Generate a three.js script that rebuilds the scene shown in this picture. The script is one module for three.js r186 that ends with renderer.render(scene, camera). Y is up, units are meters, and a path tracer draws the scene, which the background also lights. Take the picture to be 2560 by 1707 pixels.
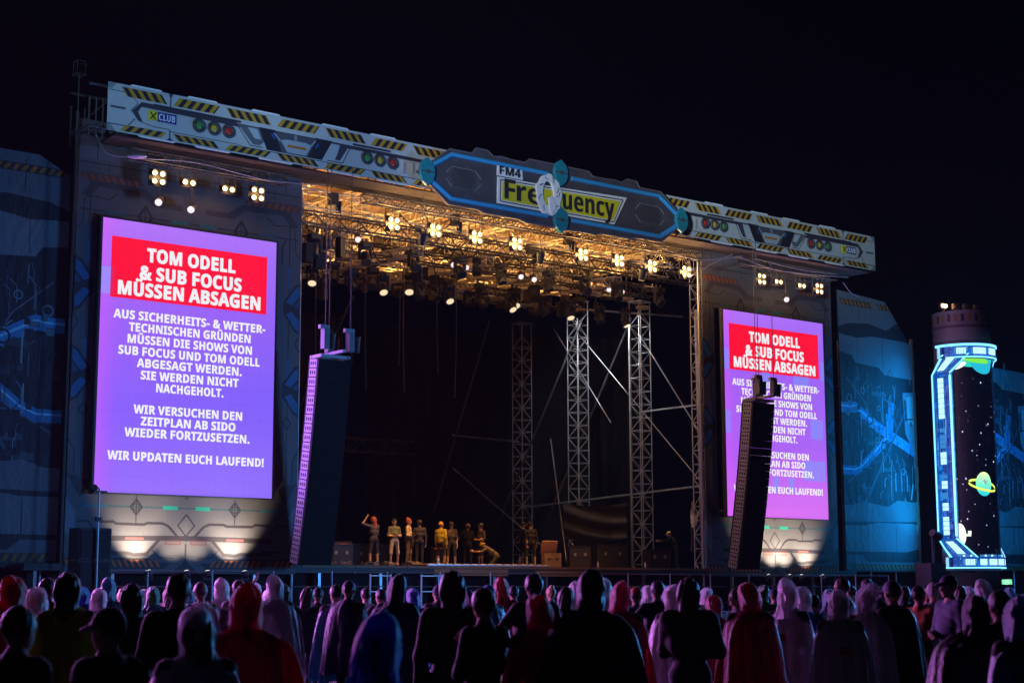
import * as THREE from 'three';
import { mergeGeometries } from 'three/addons/utils/BufferGeometryUtils.js';
import { FontLoader } from 'three/addons/loaders/FontLoader.js';
import { TextGeometry } from 'three/addons/geometries/TextGeometry.js';
import { RectAreaLightUniformsLib } from 'three/addons/lights/RectAreaLightUniformsLib.js';

// ---------- camera, sky, moon, exposure ----------
const scene = new THREE.Scene();
const D2R = Math.PI / 180;
const camera = new THREE.PerspectiveCamera(23.41, 1024 / 682, 0.3, 600);
camera.position.set(-20.685, 1.75, 45.515);
camera.rotation.set(8.666 * D2R, -38.685 * D2R, -0.165 * D2R, 'YXZ');
camera.focus = 58; camera.userData.fStop = 2.8;
const renderer = new THREE.WebGLRenderer({ antialias: true });
renderer.setSize(1024, 682);
renderer.toneMapping = THREE.LinearToneMapping;
renderer.toneMappingExposure = 1;
renderer.shadowMap.enabled = true;
RectAreaLightUniformsLib.init();

const skyData = new Float32Array(8 * 4 * 4);
for (let i = 0; i < 32; i++) skyData.set([0.0004, 0.0004, 0.0014, 1], i * 4);
const skyTex = new THREE.DataTexture(skyData, 8, 4, THREE.RGBAFormat, THREE.FloatType);
skyTex.mapping = THREE.EquirectangularReflectionMapping; skyTex.magFilter = THREE.LinearFilter; skyTex.needsUpdate = true;
scene.background = skyTex; scene.environment = skyTex;
const moon = new THREE.DirectionalLight(new THREE.Color(0.62, 0.74, 1), 0.004);
moon.position.set(-60, 70, 60); moon.target.position.set(16, 5, 0); moon.castShadow = true; moon.shadow.radius = 2;
Object.assign(moon.shadow.camera, { left: -60, right: 60, top: 40, bottom: -40, near: 1, far: 250 });
moon.shadow.mapSize.set(2048, 2048);
scene.add(moon, moon.target);
scene.fog = new THREE.FogExp2(new THREE.Color(0.9, 0.92, 1), 0.0001);

// ---------- helpers ----------
let seed = 20240817;
const rnd = () => { seed = (seed * 1664525 + 1013904223) >>> 0; return seed / 4294967296; };
const rr = (a, b) => a + (b - a) * rnd();
const V = (x, y, z) => new THREE.Vector3(x, y, z);
const C = (r, g, b) => new THREE.Color().setRGB(r, g, b);
const std = (c, rough = 0.7, metal = 0, o = {}) => new THREE.MeshStandardMaterial({ color: Array.isArray(c) ? C(...c) : c, roughness: rough, metalness: metal, ...o });
const glow = (c, k = 1) => new THREE.MeshStandardMaterial({ color: 0x000000, emissive: C(...c), emissiveIntensity: k, roughness: 0.6 });
const taken = {};
function numbered(n) { const k = taken[n] = (taken[n] ?? -1) + 1; return k ? `${n}_${String(k).padStart(3, '0')}` : n; }
function thing(name, label, category, pos = [0, 0, 0], turn = 0, group) {
  const o = new THREE.Group(); o.name = numbered(name); o.position.set(...pos); o.rotation.y = turn;
  o.userData = { label, category, kind: 'thing' }; if (group) o.userData.group = group; scene.add(o); return o;
}
function mesh(name, geo, mat, parent) {
  const m = new THREE.Mesh(geo, mat); m.name = name; m.castShadow = m.receiveShadow = true; if (parent) parent.add(m); return m;
}
function solo(name, geo, mat, label, category, group) {
  const m = mesh(numbered(name), geo, mat, scene); m.userData = { label, category, kind: 'thing' }; if (group) m.userData.group = group; return m;
}
function structure(name, geo, mat) { const m = mesh(numbered(name), geo, mat, scene); m.userData = { kind: 'structure', label: name.replace(/_/g, ' ') }; return m; }
function copyOf(o, label, pos, turn, group) {
  const c = o.clone(); c.name = numbered(o.name.replace(/_\d{3}$/, '')); c.userData = { ...o.userData }; if (label) c.userData.label = label;
  if (group) c.userData.group = group; c.position.set(...pos); if (turn !== undefined) c.rotation.y = turn; scene.add(c); return c;
}
const box = (w, h, d, x = 0, y = 0, z = 0) => new THREE.BoxGeometry(w, h, d).translate(x, y, z);
function rod(a, b, r, seg = 6) {
  const d = b.clone().sub(a), l = d.length(), g = new THREE.CylinderGeometry(r, r, l, seg);
  g.applyQuaternion(new THREE.Quaternion().setFromUnitVectors(V(0, 1, 0), d.normalize()));
  return g.translate((a.x + b.x) / 2, (a.y + b.y) / 2, (a.z + b.z) / 2);
}
const merge = list => mergeGeometries(list.map(g => g.index ? g.toNonIndexed() : g));
const unitRod = new THREE.CylinderGeometry(1, 1, 1, 6);
function rodMesh(name, a, b, r, mat, parent) {      // shared geometry, scaled to its length
  const d = b.clone().sub(a), l = d.length(), m = mesh(name, unitRod, mat, parent);
  m.scale.set(r, l, r); m.position.copy(a).addScaledVector(d, 0.5); m.quaternion.setFromUnitVectors(V(0, 1, 0), d.normalize()); return m;
}
function tube(pts, r, seg = 24, rad = 6) { return new THREE.TubeGeometry(new THREE.CatmullRomCurve3(pts), seg, r, rad); }
function poly(pts) { const s = new THREE.Shape(); pts.forEach(([x, y], i) => i ? s.lineTo(x, y) : s.moveTo(x, y)); s.closePath(); return s; }
const extrude = (shape, depth, bevel = 0) => new THREE.ExtrudeGeometry(shape, { depth, bevelEnabled: bevel > 0, bevelSize: bevel, bevelThickness: bevel, bevelSegments: 1 });
function canvasTex(w, h, draw, srgb = true) {
  const c = document.createElement('canvas'); c.width = w; c.height = h; draw(c.getContext('2d'), w, h);
  const t = new THREE.CanvasTexture(c); if (srgb) t.colorSpace = THREE.SRGBColorSpace; t.anisotropy = 8; t.wrapS = t.wrapT = THREE.RepeatWrapping; return t;
}
function noiseTex(n, f, lo = 0, hi = 255) {          // tiling value noise, several octaves
  const d = new Uint8Array(n * n * 4), grid = k => { const a = []; for (let i = 0; i < k * k; i++) a.push(rnd()); return a; };
  const oct = f.map(k => [k, grid(k)]);
  for (let y = 0; y < n; y++) for (let x = 0; x < n; x++) {
    let v = 0, wsum = 0, w = 1;
    for (const [k, g] of oct) {
      const fx = x / n * k, fy = y / n * k, ix = fx | 0, iy = fy | 0, tx = fx - ix, ty = fy - iy, s = t => t * t * (3 - 2 * t), q = (a, b) => g[((b + k) % k) * k + (a + k) % k];
      v += w * (q(ix, iy) * (1 - s(tx)) * (1 - s(ty)) + q(ix + 1, iy) * s(tx) * (1 - s(ty)) + q(ix, iy + 1) * (1 - s(tx)) * s(ty) + q(ix + 1, iy + 1) * s(tx) * s(ty)); wsum += w; w *= 0.62;
    }
    const b = lo + (hi - lo) * v / wsum; d.set([b, b, b, 255], (y * n + x) * 4);
  }
  const t = new THREE.DataTexture(d, n, n); t.wrapS = t.wrapT = THREE.RepeatWrapping; t.magFilter = THREE.LinearFilter; t.needsUpdate = true; return t;
}
function uvPlanar(g, sx = 1, sy = 1, ax = 'x', ay = 'y') {   // uv in metres of the object's own axes
  const p = g.attributes.position, u = new Float32Array(p.count * 2), k = { x: 'getX', y: 'getY', z: 'getZ' };
  for (let i = 0; i < p.count; i++) { u[2 * i] = p[k[ax]](i) * sx; u[2 * i + 1] = p[k[ay]](i) * sy; }
  g.setAttribute('uv', new THREE.BufferAttribute(u, 2)); return g;
}
const font = await new FontLoader().loadAsync('fonts/droid/droid_sans_bold.typeface.json');

// ---------- materials ----------
const clothNoise = noiseTex(256, [8, 32, 96]);
const grimeNoise = noiseTex(512, [4, 12, 40, 128], 120, 255);
const MAT = {
  steel: std([0.45, 0.46, 0.48], 0.42, 0.7),
  alu: std([0.52, 0.52, 0.53], 0.4, 0.55),
  darkSteel: std([0.06, 0.06, 0.065], 0.5, 0.4),
  black: std([0.022, 0.022, 0.025], 0.6),
  blackCloth: std([0.006, 0.006, 0.009], 0.95, 0, { bumpMap: clothNoise, bumpScale: 0.02 }),
  roofCloth: std([0.13, 0.085, 0.045], 0.9, 0, { bumpMap: clothNoise, bumpScale: 0.05 }),
  plywood: std([0.3, 0.19, 0.1], 0.7, 0, { map: grimeNoise }),
  grey: std([0.25, 0.25, 0.26], 0.6),
  white: std([0.75, 0.75, 0.74], 0.6),
  cable: std([0.22, 0.21, 0.24], 0.5),
  rubber: std([0.015, 0.015, 0.016], 0.8),
  bulb: glow([1, 0.64, 0.3], 5),
  lampOn: glow([1, 0.76, 0.48], 1.0),
  lampPink: glow([1, 0.82, 0.88], 1.2),
  glassDark: std([0.05, 0.05, 0.06], 0.1, 0.2),
};

// ---------- ground ----------
{
  const n = noiseTex(512, [6, 16, 48, 160]);
  n.repeat.set(0.09, 0.09);
  const rough = n.clone(); rough.repeat.set(0.05, 0.05); rough.needsUpdate = true;
  const tone = noiseTex(512, [5, 21, 90, 200], 130, 255); tone.repeat.set(0.11, 0.11); tone.colorSpace = THREE.SRGBColorSpace;
  const g = new THREE.PlaneGeometry(400, 400, 1, 1).rotateX(-Math.PI / 2).translate(10, 0, -60);
  uvPlanar(g, 1, 1, 'x', 'z');
  structure('ground', g, std([0.06, 0.055, 0.05], 0.75, 0, { map: tone, bumpMap: n, bumpScale: 0.05, roughnessMap: rough }));
}

// ---------- LED screens ----------
const LINES = [['TOM ODELL', .118, .51, 1], ['& SUB FOCUS', .187, .59, 1], ['MÜSSEN ABSAGEN', .251, .83, 1],
  ['AUS SICHERHEITS- & WETTER-', .349, .87], ['TECHNISCHEN GRÜNDEN', .393, .70], ['MÜSSEN DIE SHOWS VON', .437, .72], ['SUB FOCUS UND TOM ODELL', .480, .81],
  ['ABGESAGT WERDEN.', .523, .6], ['SIE WERDEN NICHT', .567, .56], ['NACHGEHOLT.', .610, .39],
  ['WIR VERSUCHEN DEN', .693, .62], ['ZEITPLAN AB SIDO', .736, .54], ['WIEDER FORTZUSETZEN.', .779, .71], ['WIR UPDATEN EUCH LAUFEND!', .865, .885]];
function screenArt(pink) {
  return (c, w, h) => {
    const g = c.createLinearGradient(0, 0, w * 0.15, h);
    if (pink) { g.addColorStop(0, '#b072f6'); g.addColorStop(0.3, '#9f62f4'); g.addColorStop(0.7, '#b060f2'); g.addColorStop(1, '#e06cf0'); }
    else { g.addColorStop(0, '#b477f6'); g.addColorStop(0.35, '#9a63f6'); g.addColorStop(0.7, '#8260fa'); g.addColorStop(1, '#916efa'); }
    c.fillStyle = g; c.fillRect(0, 0, w, h);
    const e = c.createLinearGradient(0, 0, w, 0); e.addColorStop(0, 'rgba(226,90,255,0.5)'); e.addColorStop(0.12, 'rgba(190,90,255,0.12)'); e.addColorStop(1, 'rgba(120,110,255,0.12)');
    c.fillStyle = e; c.fillRect(0, 0, w, h);
    c.fillStyle = '#ff0a34'; c.fillRect(w * .05, h * .064, w * .895, h * .226);
    if (!pink) { c.fillStyle = 'rgba(150,150,255,0.75)'; c.fillRect(0, h * .18, w * .05, h * .1); c.fillStyle = 'rgba(120,120,255,0.18)'; c.fillRect(w * .05, h * .18, w * .02, h * .1); }
    else {
      c.fillStyle = 'rgba(126,150,250,0.62)';
      for (const [x, y, ww, hh] of [[0, .19, .045, .1], [.965, .2, .035, .1], [.36, .285, .08, .05], [.68, .285, .16, .05], [0, .49, .05, .11], [.84, .5, .13, .1], [.76, .71, .22, .1], [.45, .8, .06, .08], [.6, .8, .06, .08]]) c.fillRect(w * x, h * y, w * ww, h * hh);
    }
    c.textAlign = 'center'; c.textBaseline = 'alphabetic'; c.fillStyle = c.strokeStyle = '#f2f2f6'; c.lineJoin = 'round';
    for (const [t, y, wd, big] of LINES) {
      const cap = h * (big ? .049 : .031), size = cap / .714; c.font = `bold ${size}px sans-serif`;
      const mw = c.measureText(t).width; c.save(); c.translate(w * (big ? .5 : .508), h * y + cap / 2); c.scale(w * wd / mw, 1);
      c.lineWidth = size * (big ? .055 : .035); c.strokeText(t, 0, 0); c.fillText(t, 0, 0); c.restore();
    }
    c.fillStyle = 'rgba(60,0,120,0.16)';                 // panel joints of the LED wall
    for (let i = 1; i < 12; i++) c.fillRect(Math.round(w * i / 12), 0, 1, h);
    for (let i = 1; i < 17; i++) c.fillRect(0, Math.round(h * i / 17), w, 1);
  };
}
const SCREEN_H = 8.25, SCREEN_B = 4.71;
function ledScreen(x0, pink, label) {
  const t = thing('led_screen', label, 'screen', [x0 + 3, SCREEN_B, 0], 0);
  const tex = canvasTex(1024, 1408, screenArt(pink));
  mesh('display', new THREE.PlaneGeometry(6, SCREEN_H).translate(0, SCREEN_H / 2, 0.003), new THREE.MeshStandardMaterial({ color: 0x000000, emissive: 0xffffff, emissiveMap: tex, roughness: 0.7 }), t);
  mesh('housing', box(6.02, SCREEN_H + 0.02, 0.14, 0, SCREEN_H / 2, -0.07), MAT.black, t);
  for (const s of [-1, 1]) mesh('edge_frame', box(0.06, SCREEN_H + 0.04, 0.17, s * 3.05, SCREEN_H / 2, -0.06), MAT.darkSteel, t);
  for (const s of [0, 1]) mesh('edge_frame', box(6.16, 0.05, 0.17, 0, s * (SCREEN_H + 0.05) - 0.025, -0.06), MAT.darkSteel, t);
  const l = new THREE.RectAreaLight(pink ? C(0.62, 0.2, 1) : C(0.5, 0.16, 1), 9, 6, SCREEN_H);
  l.position.set(0, SCREEN_H / 2, 0.03); l.rotation.y = Math.PI; t.add(l);
  return t;
}
ledScreen(0, false, 'tall purple LED screen nearest the camera, German notice fully readable');
ledScreen(26.61, true, 'tall pink-violet LED screen partly hidden behind the hanging loudspeaker column');

// ---------- printed panel walls round the screens ----------
const plate = '#545359', dk = '#221d26', mid = '#4a4a50', teal = '#17897a', orange = '#b4551a';
function hazard(c, x0, x1, y0, y1, lean, a, b, step = .16) {   // slanted warning stripes clipped to a trapezoid
  c.save(); c.beginPath(); const k = (y1 - y0) * .7 * Math.sign(lean);
  c.moveTo(x0 + Math.max(0, k), y0); c.lineTo(x1 + Math.min(0, k) * 0, y0); c.lineTo(x1 - Math.max(0, k) * 0 - Math.abs(k) * (lean > 0 ? 1 : 0), y1); c.lineTo(x0 + (lean < 0 ? Math.abs(k) : 0), y1); c.closePath(); c.clip();
  c.fillStyle = b; c.fillRect(x0 - 1, y0, x1 - x0 + 2, y1 - y0); c.fillStyle = a;
  for (let x = x0 - 1; x < x1 + 1; x += step * 2) { c.beginPath(); c.moveTo(x, y0); c.lineTo(x + step, y0); c.lineTo(x + step - k, y1); c.lineTo(x - k, y1); c.fill(); }
  c.restore();
}
function line(c, pts, w, col) { c.strokeStyle = col; c.lineWidth = w; c.lineJoin = 'miter'; c.beginPath(); pts.forEach(([x, y], i) => i ? c.lineTo(x, y) : c.moveTo(x, y)); c.stroke(); }
function fillP(c, pts, col) { c.fillStyle = col; c.beginPath(); pts.forEach(([x, y], i) => i ? c.lineTo(x, y) : c.moveTo(x, y)); c.closePath(); c.fill(); }
const mx = (pts, m) => pts.map(([x, y]) => [m - x, y]);
function grain(c, w, h, n, a) { for (let i = 0; i < n; i++) { c.fillStyle = `rgba(${rnd() < .5 ? '0,0,0' : '255,255,255'},${a * rnd()})`; c.fillRect(rnd() * w, rnd() * h, 1 + rnd() * 3, 2 + rnd() * 26); } }
const PW = 7.8, PH = 13.6, PB = 2.35;                       // panel width, height, bottom
const panelTex = canvasTex(1024, 1786, (c, w, h) => {
  c.fillStyle = plate; c.fillRect(0, 0, w, h);
  c.save(); c.translate(0, h); c.scale(w / PW, -h / PH);      // metres, y up from the panel's bottom
  const both = (f) => { f(p => p, 1); f(p => mx(p, PW), -1); };
  const cx = PW / 2;
  both((m, s) => {
    // foot: hazard trapezoids, dark bands, light plates
    fillP(c, m([[0, 0], [cx, 0], [cx, .55], [0, .55]]), mid);
    fillP(c, m([[.0, .16], [.78, .16], [.92, .45], [.0, .45]]), dk); fillP(c, m([[1.0, .45], [1.2, .14], [3.2, .14], [3.4, .3], [2.9, .32], [2.7, .45]]), dk);
    for (let i = 0; i < 9; i++) fillP(c, m([[1.25 + i * .2, .4], [1.35 + i * .2, .4], [1.47 + i * .2, .19], [1.37 + i * .2, .19]]), orange);
    for (let i = 0; i < 4; i++) fillP(c, m([[.02 + i * .2, .4], [.12 + i * .2, .4], [.2 + i * .2, .19], [.1 + i * .2, .19]]), orange);
    fillP(c, m([[cx, 0], [cx, .5], [cx - .1, .3], [cx - .42, .06], [cx - .42, 0]]), dk);
    line(c, m([[.9, .6], [2.0, .6], [2.2, .55], [2.6, .58], [2.95, .95], [3.1, 1.1]]), .1, dk);
    line(c, m([[.6, .68], [1.3, .66]]), .07, dk);
    line(c, m([[2.75, .75], [3.0, .48], [3.5, .46]]), .03, dk);
    line(c, m([[.9, 1.02], [3.3, 1.06], [cx, 1.06]]), .15, dk); line(c, m([[1.9, 1.03], [2.5, 1.03]]), .07, '#7a3a3c');
    line(c, m([[1.0, 1.5], [1.5, 1.52], [1.6, 1.46], [2.5, 1.45], [2.6, 1.5], [3.1, 1.5], [3.3, 1.42], [3.6, 1.12], [cx, 1.0]]), .075, dk);
    line(c, m([[.35, 1.5], [.7, 1.52], [.95, 1.2], [1.0, 1.02]]), .05, dk);
    line(c, m([[3.2, .88], [3.72, .88], [3.72, .98], [3.25, .98], [3.2, .88]]), .035, '#5a2b2b');
    line(c, m([[cx, .5], [cx, .9]]), .05, dk);
    // teal line and crossed diamonds
    line(c, m([[.4, 1.97], [cx, 1.97]]), .05, '#2a4a52'); line(c, m([[3.1, 1.97], [3.6, 1.97]]), .12, teal); line(c, m([[.5, 1.97], [1.3, 1.97]]), .09, '#24616e');
    line(c, m([[2.23, 2.3], [2.23, 1.5]]), .035, dk); line(c, m([[2.23, 2.2], [2.42, 1.97], [2.23, 1.74], [2.04, 1.97], [2.23, 2.2]]), .05, dk);
    c.strokeStyle = dk; c.lineWidth = .03; c.beginPath(); c.arc(s > 0 ? 2.23 : PW - 2.23, 1.97, .1, 0, 7); c.stroke();
    // sides of the screen: conduits, chevron gems, joints
    line(c, m([[.42, 12.0], [.42, 2.2]]), .035, dk); line(c, m([[.42, 9.9], [.42, 9.2]]), .085, '#1d5a86'); line(c, m([[.42, 6.9], [.42, 6.2]]), .085, '#1d5a86'); line(c, m([[.42, 4.2], [.42, 3.2]]), .07, '#27384e');
    for (const y of [8.55, 5.85]) {
      fillP(c, m([[0, y + .85], [.2, y + .75], [.62, y + .2], [.62, y - .2], [.2, y - .75], [0, y - .85]]), dk);
      fillP(c, m([[.03, y + .75], [.18, y + .66], [.52, y + .2], [.3, y + .1], [.03, y + .4]]), '#1d5f8f'); fillP(c, m([[.03, y - .75], [.18, y - .66], [.52, y - .2], [.3, y - .1], [.03, y - .4]]), '#1d5f8f'); fillP(c, m([[.03, y + .3], [.25, y + .06], [.03, y + .02]]), '#15486c');
    }
    line(c, m([[.42, 5.0], [.56, 4.8], [.42, 4.6], [.28, 4.8], [.42, 5.0]]), .05, dk);
    line(c, m([[.0, 10.2], [.2, 10.4], [.24, 11.2]]), .03, dk); line(c, m([[0, 7.7], [.16, 7.4], [.0, 7.1]]), .04, dk); line(c, m([[0, 3.9], [.18, 3.6], [.2, 2.9]]), .04, dk);
    fillP(c, m([[0, 2.9], [.15, 2.6], [.42, 2.2], [.7, 2.55], [.7, 2.7]]), '#33303a');
    fillP(c, m([[0, 2.2], [0, 1.2], [.3, .9], [.3, 1.8]]), '#6d7280');
    // head: hazard frames, joints, gems
    c.save(); c.translate(0, -1.22);
    line(c, m([[.1, 12.05], [cx, 12.05]]), .04, '#2c2a34'); line(c, m([[3.1, 12.05], [3.7, 12.05]]), .1, '#1c6d6c'); line(c, m([[.9, 12.05], [1.6, 12.05]]), .08, '#235866');
    line(c, m([[2.23, 12.45], [2.23, 11.2]]), .035, dk); line(c, m([[2.23, 12.4], [2.45, 12.05], [2.23, 11.7], [2.01, 12.05], [2.23, 12.4]]), .08, dk);
    fillP(c, m([[.1, 12.5], [.6, 13.05], [2.2, 12.95], [2.7, 12.6], [3.5, 12.6], [3.5, 12.42], [2.5, 12.42], [2.1, 12.75], [.7, 12.8], [.35, 12.4]]), '#3a3640');
    line(c, m([[.3, 12.5], [1.0, 12.42], [1.3, 12.65]]), .03, dk);
    fillP(c, m([[0, 13.2], [2.0, 13.2], [2.15, 13.05], [2.0, 12.95], [.2, 12.95]]), '#403a40');
    for (let i = 0; i < 8; i++) fillP(c, m([[.1 + i * .24, 13.17], [.24 + i * .24, 13.17], [.36 + i * .24, 12.97], [.22 + i * .24, 12.97]]), '#8a4524');
    for (const x of [1.0, 1.5, 2.3, 3.2]) line(c, m([[x, 13.6], [x, 13.25]]), .02, dk);
    line(c, m([[.55, 12.0], [.7, 11.8], [.7, 11.2]]), .05, dk);
    line(c, m([[0, 13.5], [cx, 13.5]]), .03, dk); fillP(c, m([[0, 14.0], [1.6, 14.0], [1.9, 13.75], [3.2, 13.75], [3.3, 13.62], [0, 13.62]]), '#5b5a62'); for (const x of [.6, 2.6]) line(c, m([[x, 14.8], [x, 13.6]]), .025, dk);
    c.restore();
  });
  line(c, [[cx, 1.78], [cx - .28, 1.45], [cx, 1.12], [cx + .28, 1.45], [cx, 1.78]], .045, dk); line(c, [[cx - .12, 2.38], [cx, 2.26], [cx + .12, 2.38]], .035, dk);
  c.restore();
  grain(c, w, h, 2600, .06);
});
const panelMat = std(0xffffff, 0.62, 0, { map: panelTex, bumpMap: clothNoise, bumpScale: 0.004 });
function panelWall(x0, label) {
  const t = thing('printed_panel_wall', label, 'panel wall', [x0, 0, 0]);
  // the print hangs as a frame of four cloths round the screen, and one behind
  const uvFix = (g) => { const p = g.attributes.position, u = g.attributes.uv; for (let i = 0; i < p.count; i++) u.setXY(i, p.getX(i) / PW, (p.getY(i) - PB) / PH); return g; };
  const bay = (n, xa, xb, ya, yb, z) => mesh(n, uvFix(new THREE.BoxGeometry(xb - xa, yb - ya, .04, 6, 6, 1).translate((xa + xb) / 2, (ya + yb) / 2, z)), panelMat, t);
  bay('lower_cloth', 0, PW, PB, 4.66, -.2); bay('upper_cloth', 0, PW, 13.02, PB + PH, -.2);
  bay('side_cloth', 0, .68, 4.66, 13.02, -.2); bay('side_cloth', 6.86, PW, 4.66, 13.02, -.2);
  mesh('lining', box(PW - .1, PH - .1, .03, PW / 2, PB + PH / 2, -.28), MAT.blackCloth, t);
  for (const x of [.02, PW - .02]) rodMesh('mast_tube', V(x, 0, -.4), V(x, 16.2, -.4), .05, MAT.steel, t);
  for (const y of [2.6, 6, 9.5, 13]) rodMesh('cross_tube', V(0, y, -.36), V(PW, y, -.36), .03, MAT.steel, t);
  return t;
}
panelWall(-.77, 'grey printed sci-fi panel wall framing the nearer purple screen');
panelWall(25.6, 'grey printed sci-fi panel wall framing the farther pink-violet screen');

// up-lights that wash the foot of each panel
function uplight(x, k, label) {
  const t = thing('floor_uplight', label, 'spotlight', [x, 2.16, .72], 0, 'uplights washing the panel walls');
  mesh('housing', merge([new THREE.CylinderGeometry(.1, .08, .16, 14).rotateX(-.55).translate(0, .16, .02)]), MAT.black, t);
  mesh('lens', new THREE.CylinderGeometry(.085, .085, .012, 14).rotateX(-.55).translate(0, .24, -.03), glow([1, .9, .74], 2), t);
  mesh('bracket', merge([box(.02, .18, .05, -.11, .1, 0), box(.02, .18, .05, .11, .1, 0), box(.26, .02, .1, 0, .01, 0)]), MAT.darkSteel, t);
  const s = new THREE.SpotLight(C(1, .8, .56), k, 0, 40 * D2R, 1, 2); s.position.set(0, .27, -.05); s.target.position.set(0, 1.6, -.92); s.castShadow = true; s.shadow.radius = 3; t.add(s, s.target);
  return t;
}
for (const [px, n] of [[0, 'nearer'], [26.61, 'farther']]) for (const [x, k, w] of [[1.48, 85, 'first'], [2.72, n === 'nearer' ? 22 : 66, 'second'], [3.42, n === 'nearer' ? 22 : 66, 'third'], [4.69, 85, 'fourth']])
  uplight(px + x, k, `${w} small uplight from the left under the ${n} LED screen`);

// unseen LED walls added outside the picture on both sides to light the crowd
function addedFieldScreen(x, z, turn, c, k, label) {
  const t = thing('added_field_screen', label, 'screen', [x, 0, z], turn);
  mesh('display', new THREE.PlaneGeometry(6, 4).translate(0, 5, .08), glow(c, .8), t); mesh('housing', box(6.1, 4.1, .14, 0, 5, 0), MAT.black, t);
  for (const s of [-1, 1]) { mesh('mast', box(.2, 7, .2, s * 2.4, 3.5, -.2), MAT.steel, t); mesh('ballast', box(.9, .5, 1.4, s * 2.4, .25, -.3), MAT.black, t); }
  const l = new THREE.RectAreaLight(C(...c), k, 6, 4); l.position.set(0, 5, .12); l.rotation.y = Math.PI; t.add(l);
}
addedFieldScreen(-12.2, 9.5, 22 * D2R, [.78, .22, 1], 84, 'added pink LED wall for crowd light beside the field, beyond the left edge of the picture');
addedFieldScreen(22.5, 20.5, -80 * D2R, [.08, .36, 1], 90, 'added blue LED wall for crowd light beside the field, beyond the right edge of the picture');

// cyan uplight grazing the outer edge of the blue wing wall
{
  const t = thing('floor_uplight', 'cyan uplight at the outer foot of the blue wing wall', 'spotlight', [38.7, 2.2, .9]);
  mesh('housing', new THREE.CylinderGeometry(.1, .08, .16, 14).translate(0, .1, 0), MAT.black, t); mesh('lens', new THREE.CylinderGeometry(.085, .085, .012, 14).translate(0, .19, 0), glow([.1, .7, 1], 1.5), t); mesh('stand', box(.12, 2.2, .12, 0, -1.1, 0), MAT.darkSteel, t);
  const s = new THREE.SpotLight(C(.0, .45, .95), 150, 0, 30 * D2R, .9, 2); s.position.set(0, .22, 0); s.target.position.set(-.2, 6, -1.2); s.castShadow = true; s.shadow.radius = 3; t.add(s, s.target);
}

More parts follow.
